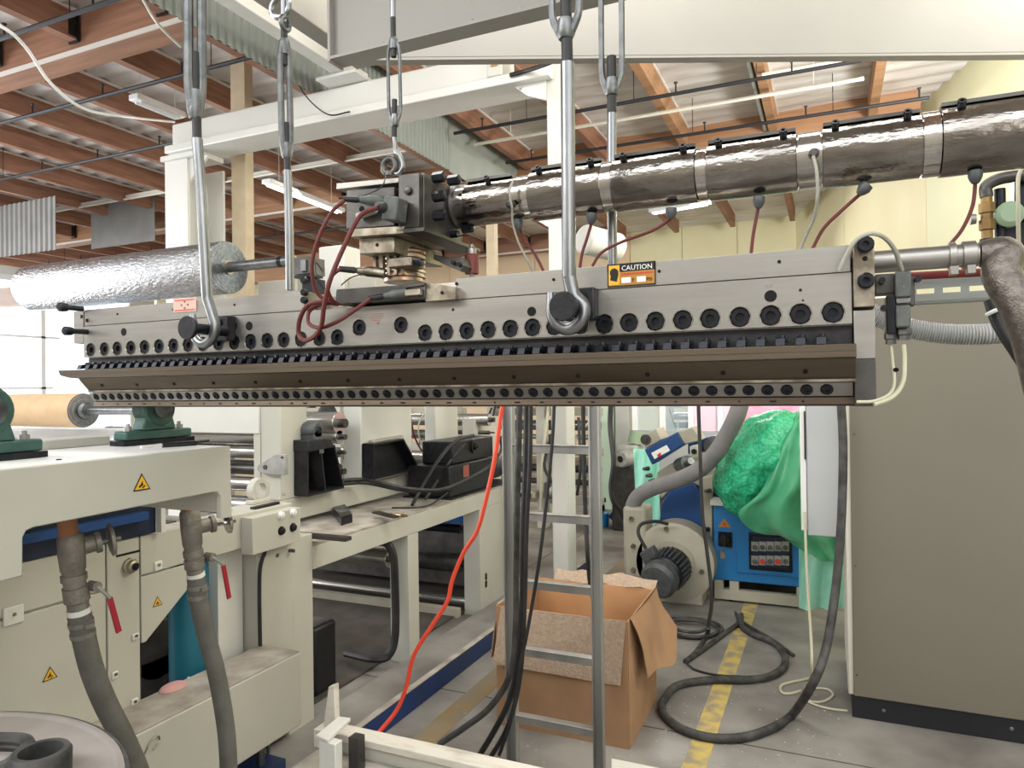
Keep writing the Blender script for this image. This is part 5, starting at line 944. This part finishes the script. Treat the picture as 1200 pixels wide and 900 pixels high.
tag(MB().prism([W(x, y, 'Z', .5) for x, y in ((716, 888), (800, 905), (800, 960), (717, 940))], (0, 0, -.03)).box(-.72, -.66, 2.2, 2.26, 0, .47).build('side_tray', 'cream', bev=.003), 'corner of a cream tray at the bottom edge right of the ladder', 'tray')
# ================================================================ ROUND BIN AT THE BOTTOM LEFT
t = thing('round_bin', 'round grey-lidded bin at the bottom left corner', 'bin', (-1.391, .51, 0))
MB().lathe([(0, .415), (1.06, .425)], (-1.391, .51, 0), (0,0,1), 64).build('drum', 'cream', t)
MB().lathe([(1.062, .432), (1.085, .438), (1.098, .434), (1.10, .424), (1.095, .418), (1.095, .002)], (-1.391, .51, 0), (0,0,1), 72).build('lid', 'lid_grey', t)
MB().tube([V((-1.391+.436*cos(a), .51+.436*sin(a), 1.092)) for a in [2*pi*k/72 for k in range(72)]], .006, 8, True).build('lid_rim', 'zinc_dull', t)
c = W(48, 884, 'Z', 1.13); t = thing('rubber_ring', 'black rubber ring lying on the lid of the round bin', 'ring', (c.x, c.y, 1.095))
MB().lathe([(0, .034), (0, .046), (.035, .047), (.042, .043), (.042, .034), (0, .034)], (c.x, c.y, 1.0955), (0,0,1), 28, False).build('ring', 'rubber_dusty', t)
MB().lathe([(.002, .033), (.012, .033)], (c.x, c.y, 1.0955), (0,0,1), 20).build('ring_core', 'hole', t)
d = W(-5, 872, 'Z', 1.12); t = thing('rubber_gasket', 'dark rounded frame lying on the bin lid left of the ring', 'frame', (d.x, d.y, 1.096))
q = [W(-45, 866, 'Z', 1.115), W(18, 866, 'Z', 1.115), W(33, 872, 'Z', 1.115), W(24, 884, 'Z', 1.115), W(2, 900, 'Z', 1.115), W(-40, 905, 'Z', 1.115)]
MB().tube(spl(q, 4), .012, 8).tube([p+V((0,0,-.012)) for p in spl(q, 4)], .011, 8).build('frame', 'rubber_dusty', t)
# ================================================================ FLOOR HOSES AND CABLES ON THE RIGHT
def fl_(name, pts, r, m, lab, cat='hose', n=12, nn=7):
    P = []
    for p in pts: P.append(W(p[0], p[1], 'Z', r) if len(p) == 2 else W(p[0], p[1], 'Y', p[2]))
    return tag(MB().tube(spl(P, nn), r, n).build(name, m), lab, cat)
fl_('thick_hose', [(985, 462, 4.02), (988, 520, 4.02), (987, 585, 4.0), (984, 640, 3.98), (978, 700, 3.95), (968, 760, 3.85), (953, 800, 3.78), (928, 838), (905, 853), (870, 864), (830, 864), (795, 852), (776, 833), (780, 817), (795, 803), (830, 797), (870, 797), (900, 793), (917, 783), (920, 770), (912, 757), (900, 750), (880, 742), (868, 730), (872, 712, 6.0), (875, 692, 6.15)], .022, 'rubber_dusty', 'thick dusty black hose hanging beside the cabinet and looping over the yellow stripe')
fl_('floor_cable', [(830, 735, 4.9), (828, 745), (815, 765), (803, 775), (815, 767), (832, 755), (855, 738), (866, 728), (858, 712, 5.9), (855, 694, 6.1)], .016, 'rubber_dusty', 'dusty black cable rising from the floor knot to the blue cabinet', 'cable')
fl_('floor_cable', [(803, 776), (815, 785), (840, 791), (870, 793), (895, 795)], .007, 'rubber', 'thin black cable on the floor crossing the yellow stripe', 'cable')
for i, (cx, cy, rx) in enumerate(((806, 735, .235), (808, 736, .19), (805, 733, .14))):
    c = W(cx, cy, 'Z', .012+.018*i); tag(MB().tube([c+V((rx*cos(a)*(1+.05*sin(3*a)), rx*.9*sin(a), .004*sin(2*a))) for a in [2*pi*k/40 for k in range(40)]], .012, 8, True).build('cable_coil', 'rubber_dusty'), ('outermost ring of the black cable coil in front of the blower', 'middle ring of the black cable coil in front of the blower', 'innermost ring of the black cable coil in front of the blower')[i], 'cable')
fl_('floor_cable', [(868, 728), (885, 738), (905, 750), (930, 768)], .012, 'rubber_dusty', 'black cable running right from the floor knot', 'cable')
fl_('cream_cable', [(943, 600, 4.25), (946, 680, 4.2), (950, 740, 4.15), (951, 785, 4.1), (945, 805), (930, 812), (917, 812), (915, 804), (925, 800), (940, 797), (960, 792)], .0075, 'cream_cable', 'thin cream cable hanging from the wall box to the floor', 'cable')
fl_('cream_cable', [(944, 808), (942, 816), (950, 822), (965, 822), (976, 815), (970, 808), (955, 807), (944, 810), (942, 818), (955, 826), (975, 831), (993, 833)], .0065, 'cream_cable', 'thin cream cable curled on the floor by the black plinth', 'cable')
# ================================================================ GRANULATOR WITH BLOWER
G = thing('blower', 'beige blower with a dark finned motor and grey suction duct', 'blower', (-1.15, 5.85, 0))
c = W(788, 661, 'Y', 5.75); R = .325
pf = [(0, R-.03), (.02, R), (.26, R), (.28, R-.03)]
MB().lathe(pf, (c.x, 5.75, c.z), (0,1,0), 40).build('housing', 'beige_machine', G); MB().lathe([(0, R*.55), (.02, R*.55)], (c.x, 5.749, c.z), (0,-1,0), 32).build('face_plate', 'beige_machine', G)
d0 = W(731, 600, 'Y', 5.75); d1 = W(760, 600, 'Y', 5.75)
MB().box(W(730, 650, 'Y', 5.75).x, W(757, 650, 'Y', 5.75).x, 5.75, 6.03, c.z-.15, W(740, 594, 'Y', 5.75).z).build('outlet', 'beige_machine', G, bev=.03)
a = W(773, 700, 'Y', 5.75); b_ = W(822, 660, 'Y', 5.75); MB().prism([(a.x, 5.76, 0), (b_.x, 5.76, 0), (b_.x, 5.76, b_.z), (a.x, 5.76, b_.z)], (0, .25, 0)).build('base', 'beige_machine', G, bev=.01)
for q in ((781, 620), (822, 670), (784, 698), (742, 668), (742, 640), (740, 608)): MB().lathe([(0, .022), (.02, .018)], W(*q, 'Y', 5.745), (0,-1,0), 8).build('bolt', 'steel_stained', G)
mc = W(790, 661, 'Y', 5.73); MO = MB().lathe([(0, .145), (.03, .15), (.20, .145), (.22, .12)], (mc.x, 5.73, mc.z), (-.22,-1,-.22), 28).build('motor', 'bolt_black', G)
m = MB(); ax = V((-.22,-1,-.22)).normalized(); e1 = ax.orthogonal().normalized(); e2 = ax.cross(e1); mo = V((mc.x, 5.73, mc.z))
for k in range(26): 
    a = 2*pi*k/26; d = e1*cos(a)+e2*sin(a); m.obox(mo+ax*.10+d*.150, d*.010, ax*.08, ax.cross(d)*.005)
m.build('cooling_fins', 'grey_motor', MO, kind='stuff'); MB().lathe([(.21, .125), (.24, .145), (.31, .145), (.34, .12), (.35, .03), (.345, .02)], mo, ax, 28).build('fan_cover', 'grey_motor', MO)
MB().obox(mo+ax*.10+V((-.15, 0, .10)), (.05,0,.03), (0,.06,0), (-.025,0,.045)).build('junction_box', 'grey_motor', MO, bev=.008)
cable('blower_cable', [W(757, 643, 'Y', 5.5), W(748, 625, 'Y', 5.5), W(752, 614, 'Y', 5.55), W(768, 611, 'Y', 5.6), W(783, 614, 'Y', 5.65)], .014, 'rubber', 'black cable arching over the blower to its motor')
cable('suction_duct', [W(742, 605, 'Y', 5.85), W(742, 592, 'Y', 5.83), W(750, 580, 'Y', 5.78), W(768, 571, 'Y', 5.7), W(795, 562, 'Y', 5.6), W(820, 550, 'Y', 5.5), W(838, 532, 'Y', 5.4), W(853, 508, 'Y', 5.35), W(864, 485, 'Y', 5.3), W(870, 460, 'Y', 5.3), W(872, 430, 'Y', 5.3)], .062, 'duct_hose', 'grey flexible duct rising from the blower to the right', 'duct', n=20)
H = thing('granulator', 'beige and navy granulator with a tilted hopper box behind the blower', 'machine', W(800, 690, 'Y', 6.2))
def gp(pts, Y, dep, name, m, bev=.01, lab=None): return MB().prism([W(x, y, 'Y', Y) for x, y in pts], (0, dep, 0)).build(name, m, H, bev=bev, label=lab)
gp([(772, 620), (775, 590), (785, 575), (812, 566), (824, 580), (824, 618), (800, 622)], 6.07, .7, 'rotor_hood', 'navy')
gp([(770, 553), (800, 535), (835, 530), (838, 580), (812, 566), (785, 575), (775, 585), (768, 570)], 6.12, .6, 'body', 'beige_machine'); gp([(755, 527), (794, 506), (802, 521), (764, 545)], 6.0, .25, 'control_head', 'navy'); gp([(794, 506), (812, 500), (822, 516), (802, 521)], 6.0, .25, 'head_side', 'beige_machine')
gp([(763, 531), (781, 521.5), (785, 528), (767, 538)], 5.99, .008, 'label_plate', 'print_white', .0, 'white label plate')
gp([(770, 533), (774, 530), (775, 534), (771, 536)], 5.985, .004, 'label_mark', 'print_red', 0)
gp([(750, 512), (769, 502), (776, 515), (757, 526)], 6.1, .3, 'motor_mount', 'beige_machine'); MB().lathe([(0, .045), (.02, .045), (.02, .02), (.05, .02)], W(757, 515, 'Y', 6.1), (0,-1,0), 14).build('mount_bearing', 'steel_dark', H)
gp([(822, 560), (835, 557), (835, 700), (824, 700)], 6.06, .5, 'side_plate', 'beige_machine'); gp([(838, 592), (838, 566), (845, 566), (868, 583), (868, 592)], 6.1, .4, 'belt_guard', 'navy')
MB().cyl(W(797, 545, 'Y', 6.05), W(806, 542, 'Y', 5.9), .06, 16).cyl(W(806, 543, 'Y', 5.9), W(810, 540, 'Y', 5.85), .03, 10).build('lock_knob', 'zinc_dull', H); gp([(808, 523), (818, 521), (819, 536), (809, 538)], 5.95, .1, 'clamp', 'cream'); MB().lathe([(0, .022), (.02, .022)], W(813.5, 529, 'Y', 5.95), (0,-1,0), 10).build('clamp_bolt', 'hole', H)
for q in ((760, 549), (763, 557), (767, 563), (768, 571), (832, 575), (830, 620)): MB().lathe([(0, .02), (.06, .014)], W(*q, 'Y', 6.05), (-.6,-1,0), 8).build('stud', 'steel_dark', H)
gp([(806, 515), (842, 511), (842, 540), (830, 545), (806, 535)], 6.4, .4, 'feed_box', 'navy'); MB().lathe([(0, .13), (.25, .13)], W(856, 533, 'Y', 6.3), (-.6,1,0), 16).build('drive_motor', 'bolt_black', H); MB().lathe([(0, .09), (.1, .09)], W(837, 523, 'Y', 6.25), (0,1,0), 14).build('pulley', 'zinc', H)
gp([(840, 551), (856, 548), (858, 545), (853, 552), (840, 555)], 6.1, .3, 'feed_plate', 'beige_machine', 0)
# blue control cabinet on a cream stand
t = thing('blue_cabinet', 'bright blue control cabinet with two rows of buttons', 'cabinet', W(890, 710, 'Z', 0))
a = W(837, 679, 'Y', 5.95); b_ = W(945, 598, 'Y', 5.95); MB().box(a.x, b_.x, 5.95, 6.5, a.z, b_.z).build('body', 'blue_panel', t, bev=.01); MB().box(a.x-.02, b_.x, 5.92, 6.52, b_.z+.002, b_.z+.045).build('top', 'cream_light', t, bev=.005)
dx0 = W(863, 650, 'Y', 5.94).x; dr = MB().box(dx0, W(936, 650, 'Y', 5.94).x, 5.938, 5.949, W(880, 672, 'Y', 5.94).z, W(880, 613, 'Y', 5.94).z).build('door', 'blue_panel', t, bev=.003)
p = W(878, 667, 'Y', 5.93); q = W(928, 627, 'Y', 5.93); MB().box(p.x, q.x, 5.922, 5.9375, p.z, q.z).build('button_panel', 'bolt_black', dr, bev=.02); MB().box(p.x+.03, q.x-.03, 5.918, 5.9215, p.z+.03, q.z-.03).build('panel_face', 'navy_dark', dr)
for r_, y in enumerate((641.5, 658)):
    for k in range(5):
        c = W(884.5+9*k, y, 'Y', 5.915); pb = MB().box(c.x-.026, c.x+.026, 5.915, 5.9175, c.z-.03, c.z+.045).build('push_button', 'gear_grey', dr); MB().lathe([(0, .020), (.018, .018)], (c.x, 5.915, c.z), (0,-1,0), 10).build('button_cap', 'print_red' if r_ and k in (1, 3) else 'grey_connector', dr)
p = W(850, 632, 'Y', 5.949); MB().box(p.x-.055, p.x+.055, 5.942, 5.949, p.z-.06, p.z+.06).build('switch_plate', 'bolt_black', t); MB().lathe([(0, .04), (.03, .036)], (p.x, 5.942, p.z), (0,-1,0), 14).box(p.x-.012, p.x+.012, 5.88, 5.915, p.z-.045, p.z+.045).build('rotary_switch', 'black', t)
p = W(849, 614, 'Y', 5.949); MB().prism([p+V((-.05,0,-.025)), p+V((.05,0,-.025)), p+V((0,0,.045))], (0,-.004,0)).build('warning_sticker', 'sticker_orange', t); MB().prism([p+V((-.018,-.005,-.012)), p+V((.018,-.005,-.012)), p+V((0,-.005,.02))], (0,-.002,0)).build('sticker_mark', 'print_red', t)
for q in ((847, 649), (874, 640)): c = W(*q, 'Y', 5.949); MB().box(c.x-.018, c.x+.018, 5.944, 5.949, c.z-.04, c.z+.03).build('handle', 'steel_stained', t)
zb0 = W(880, 682, 'Y', 5.95).z; m = MB().box(a.x, b_.x, 5.95, 6.02, 0.02, .10).build('base_rail', 'beige_machine', t)
for x in (a.x, a.x+.12, b_.x-.08): MB().box(x, x+.07, 5.95, 6.02, .101, a.z).build('leg', 'beige_machine', t)
MB().box(a.x, b_.x, 6.3, 6.36, 0, a.z).build('rear_plate', 'machine_dark', t)
# ================================================================ GREEN BUBBLE FILM, PINK FILM
from mathutils import noise
t = thing('green_film_roll', 'big sagging roll of green bubble film above the blue cabinet', 'film', W(900, 600, 'Y', 5.6))
c = W(897, 545, 'Y', 5.75); m = MB(); n, k = 56, 40; P = []
for i in range(k+1):
    a = pi*i/k; row = []
    for j in range(n+1):
        g = 2*pi*j/n; d = V((sin(a)*cos(g), cos(a), sin(a)*sin(g)))
        q = V((d.x*.34, d.y*.42, d.z*.41)); q = V((q.x+q.z*.30, q.y, q.z))
        w_ = noise.noise(q*7)*.05+noise.noise(q*16)*.022+abs(noise.noise(q*34))*.022
        row.append(c+q+d*w_)
    P.append(row)
m.grid(P).build('bubble_roll', 'bubble_green', t, smooth=180)
def drape(fn, name, mt, nu=26, nv=34, par=t):
    return MB().grid([[fn(i/nu, j/nv) for j in range(nv+1)] for i in range(nu+1)]).build(name, mt, par, smooth=180)
# outer film: sweeps from the top right, under the roll, down to the lower right behind the cabinet
prof_o = [(925, 486), (945, 481), (988, 490), (992, 560), (992, 640), (958, 650), (935, 640)]
def outer(u, v):
    A_ = spl([W(935, 482, 'Y', 5.7), W(915, 520, 'Y', 5.45), W(893, 575, 'Y', 5.35), W(868, 596, 'Y', 5.4), W(870, 610, 'Y', 5.45), W(888, 623, 'Y', 5.5), W(915, 628, 'Y', 5.55), W(945, 648, 'Y', 5.6)], 5)
    B_ = spl([W(950, 478, 'Y', 5.9), W(968, 500, 'Y', 5.5), W(985, 540, 'Y', 5.4), W(992, 580, 'Y', 5.4), W(996, 610, 'Y', 5.45), W(998, 630, 'Y', 5.5), W(998, 645, 'Y', 5.55), W(998, 660, 'Y', 5.6)], 5)
    f = v*(len(A_)-1); i = min(int(f), len(A_)-2); f -= i
    a, b = A_[i].lerp(A_[i+1], f), B_[i].lerp(B_[i+1], f)
    bul = sin(pi*u)*.14
    return a.lerp(b, u)+V((0, -bul, 0))+V((0, -.04*sin(u*15+v*3), .015*noise.noise(V((u*6, v*8, 1)))))
drape(outer, 'outer_film', 'film_green')
def hang(u, v):
    a = W(936+58*u, 640+74*v, 'Y', 5.75); return a+V((0, .04*sin(u*14+v*2), 0))
drape(hang, 'hanging_film', 'film_mint_light')
def core(u, v):
    A_ = spl([W(849, 515, 'Y', 5.7), W(843, 540, 'Y', 5.7), W(838, 565, 'Y', 5.7), W(850, 580, 'Y', 5.68), W(866, 592, 'Y', 5.62)], 5); B_ = spl([W(873, 508, 'Y', 5.6), W(868, 535, 'Y', 5.5), W(866, 560, 'Y', 5.5), W(872, 580, 'Y', 5.5), W(885, 600, 'Y', 5.5)], 5)
    f = v*(len(A_)-1); i = min(int(f), len(A_)-2); f -= i; return A_[i].lerp(A_[i+1], f).lerp(B_[i].lerp(B_[i+1], f), u)+V((0, -.06*sin(pi*u), 0))+V((.02*noise.noise(V((u*9, v*12, 3))), 0, .02*noise.noise(V((u*9, v*12, 7)))))
drape(core, 'side_fold', 'bubble_green', 10, 24)
t = thing('pink_film_roll', 'pink film roll behind the green one, under the right end of the die', 'film', W(905, 505, 'Y', 7.2))
p = W(908, 490, 'Y', 7.2); MB().lathe([(0, .28), (.02, .30), (.9, .30), (.92, .28)], (p.x-.32, 7.3, p.z), (1,0,0), 30).build('roll', 'pink', t); MB().prism([W(866, 470, 'Y', 7.15), W(878, 470, 'Y', 7.15), W(876, 512, 'Y', 7.15), W(862, 515, 'Y', 7.15)], (0, .06, 0)).build('loose_end', 'pink_pale', t)
# mint sheet feeding the granulator
t = thing('mint_film_sheet', 'pale mint film sheet hanging left of the granulator', 'film', W(757, 640, 'Y', 6.3))
drape(lambda u, v: W(742+30*u+4*v, 526+125*v, 'Y', 6.55)+V((0, .03*sin(u*9+v*4), 0)), 'sheet', 'film_mint', 12, 20, t)
# ================================================================ BACKGROUND MACHINES BEHIND THE LADDER
t = thing('green_column', 'pale green machine column with a black cable, right of the ladder', 'column', W(718, 598, 'Z', 0))
Yg = W(718, 598, 'Z', 0).y; MB().box(W(701, 550, 'Y', Yg).x, W(717, 550, 'Y', Yg).x, Yg, Yg+.5, 0, 2.4).build('column', 'film_pale', t, bev=.01); MB().box(W(718, 550, 'Y', Yg).x, W(735, 550, 'Y', Yg).x, Yg+.15, Yg+.5, 0, 2.4).build('side_face', 'cream_light', t, bev=.01)
cable('hanging_cable', [W(716, 470, 'Y', 7.9), W(715, 500, 'Y', 7.9), W(719, 540, 'Y', 7.8), (W(716, 570, 'Y', 7.8)), W(719, 588, 'Y', 7.8), W(727, 598, 'Y', 7.85), W(733, 612, 'Y', 7.9), W(735, 632, 'Z', .03)], .03, 'rubber', 'thick black cable in front of the pale green column')
t = thing('gear_motor', 'grey gear motor with round end cap right of the pale green column', 'motor', W(728, 548, 'Y', 8.4))
c = W(727, 538, 'Y', 8.3); MB().lathe([(0, .06), (0, .09), (.02, .11), (.22, .11), (.25, .08)], c, (.5,1,.1), 20).build('motor', 'gear_grey', t); MB().lathe([(-.01, .04), (.0, .04)], c, (.5,1,.1), 12).build('cap', 'hole', t)
MB().obox(W(738, 530, 'Y', 8.5), (.13,.03,0), (0,.15,0), (0,0,.10)).build('gearbox', 'gear_grey', t, bev=.03); MB().lathe([(0, .09), (.15, .09)], W(744, 520, 'Y', 8.5), (.2,.1,1), 16).build('cap_housing', 'olive_paint', t)
p = W(730, 546, 'Y', 8.5); MB().box(p.x-.12, p.x+.18, 8.4, 8.7, 0, p.z).build('stand', 'steel_dark', t, bev=.02)
p = W(706, 617, 'Z', 0); t = thing('spray_bottle', 'small blue spray bottle on the floor right of the ladder', 'bottle', p)
MB().lathe([(0, .08), (.17, .085), (.2, .04)], p, (0,0,1), 14).build('bottle', 'bottle_blue', t); MB().lathe([(.2, .035), (.3, .03), (.31, .05), (.36, .045)], p, (0,0,1), 10).build('spray_head', 'black', t)
t = thing('navy_unit', 'navy machine unit low behind the pale green column', 'machine', (-2.0, 8.9, 0))
MB().prism([W(x, y, 'Y', 8.6) for x, y in ((712, 606), (742, 565), (770, 562), (770, 640), (735, 625))], (0, .5, 0)).build('hood', 'navy', t, bev=.02); q = W(741, 600, 'Y', 8.6); MB().box(q.x-.2, q.x+.4, 8.7, 9.0, 0, .5).build('base', 'machine_dark', t)
# a cluttered machine further back
def far_machine(name, label, x0, x1, y, seed, zmax=1.75):
    rr = random.Random(seed); t = thing(name, label, 'machine', ((x0+x1)/2, y, 0))
    n = max(2, int((x1-x0)/.9))
    for i in range(n+1):
        x = x0+(x1-x0)*i/n; MB().box(x-.06, x+.06, y, y+.14, 0, zmax).build('post', 'cream', t, bev=.01)
    for z in (.35, .95, 1.45): MB().box(x0-.06, x1+.06, y+.15, y+.27, z-.05, z+.05).build('crossbeam', rr.choice(('cream', 'cream_light', 'beige_machine')), t, bev=.008)
    for z in (.55, .72, 1.12, 1.27, 1.6): MB().cyl((x0, y+.33, z), (x1, y+.33, z), rr.uniform(.03, .07), 16).build('roller', rr.choice(('roller_steel', 'zinc', 'steel_dark')), t)
    for i in range(10):
        x = rr.uniform(x0, x1); z = rr.choice((.4, 1.0, 1.5)); w = rr.uniform(.06, .16); h = rr.uniform(.06, .2)
        b = MB().box(x-w, x+w, y-.16, y-.01, z, z+h).build('motor_box', rr.choice(('black_metal', 'grey_motor', 'cream', 'steel_dark', 'beige_machine')), t, bev=.01)
        MB().lathe([(0, h*.35), (.05, h*.35), (.06, h*.2)], (x, y-.161, z+h*.5), (0,-1,0), 12).build('boss', 'steel_stained', b)
    for i in range(7):
        x = rr.uniform(x0, x1); a = V((x, y-.1, rr.uniform(1.2, 1.7))); c = V((x+rr.uniform(-.3, .3), y-.12, rr.uniform(.2, .7))); m_ = (a+c)/2+V((rr.uniform(-.2, .2), -.08, -.1))
        MB().tube(spl([a, m_, c], 6), rr.choice((.010, .014, .02)), 6).build('cable', rr.choice(('rubber', 'rubber', 'red_cable', 'cream_cable')), t)
    return t
far_machine('winding_machine', 'cluttered cream winding machine far behind the ladder', -3.95, -2.6, 8.2, 3)
far_machine('slitting_machine', 'cream machine with rollers far behind the granulator', -2.3, -.2, 11.2, 11, 1.7)
far_machine('coating_machine', 'cream roller machine far behind the cream columns on the left', -7.5, -4.6, 8.4, 5, 1.75)
t = thing('white_partition', 'white framed partition under the die behind the granulator', 'partition', (-.9, 9.6, 0))
xa_, xb_ = W(744, 500, 'Y', 9.6).x, W(880, 500, 'Y', 9.6).x
MB().box(xa_, xb_, 9.6, 9.66, 0, 1.15).build('lower_panel', 'panel_white', t)
for i in range(5):
    x = xa_+(xb_-xa_)*i/4; MB().box(x-.035, x+.035, 9.59, 9.67, 1.151, 2.3).build('mullion', 'door_white', t)
    if i < 4: MB().box(x+.04, x+(xb_-xa_)/4-.04, 9.62, 9.63, 1.151, 2.3).build('pane', 'pink_pale' if i >= 2 else 'glass_blue', t)
MB().box(xa_, xb_, 9.59, 9.67, 2.301, 2.37).build('head_rail', 'door_white', t)
tag(MB().lathe([(0, .11), (.02, .13), (.4, .13), (.42, .11)], W(683, 280, 'Y', 5.9), (.6,1,-.1), 24).build('white_duct', 'cream_light'), 'cream round duct end behind the nearest hook rod, under the pipe', 'duct')

tag(MB().tube([W(893, 88, 'Z', 5.12), W(968, 75, 'Z', 5.12), W(1035, 63, 'Z', 5.12)], .022, 8).build('white_pipe', 'conduit'), 'white pipe under the insulation at the right, above the last joist', 'pipe')
for lab, q, r_ in (('round black roller end beside the second cream column under the die', (399, 490), .10), ('dark round flange low between the cream columns', (396, 535), .075)):
    p = W(*q, 'X', -3.02); t = thing('roller_flange', lab, 'flange', p); MB().lathe([(0, r_), (.02, r_)], p-V((.12,0,0)), (1,0,0), 28).build('disc', 'grey_motor', t); MB().lathe([(.02, r_*.4), (.05, r_*.4)], p-V((.12,0,0)), (1,0,0), 16).build('hub', 'steel_dark', t)
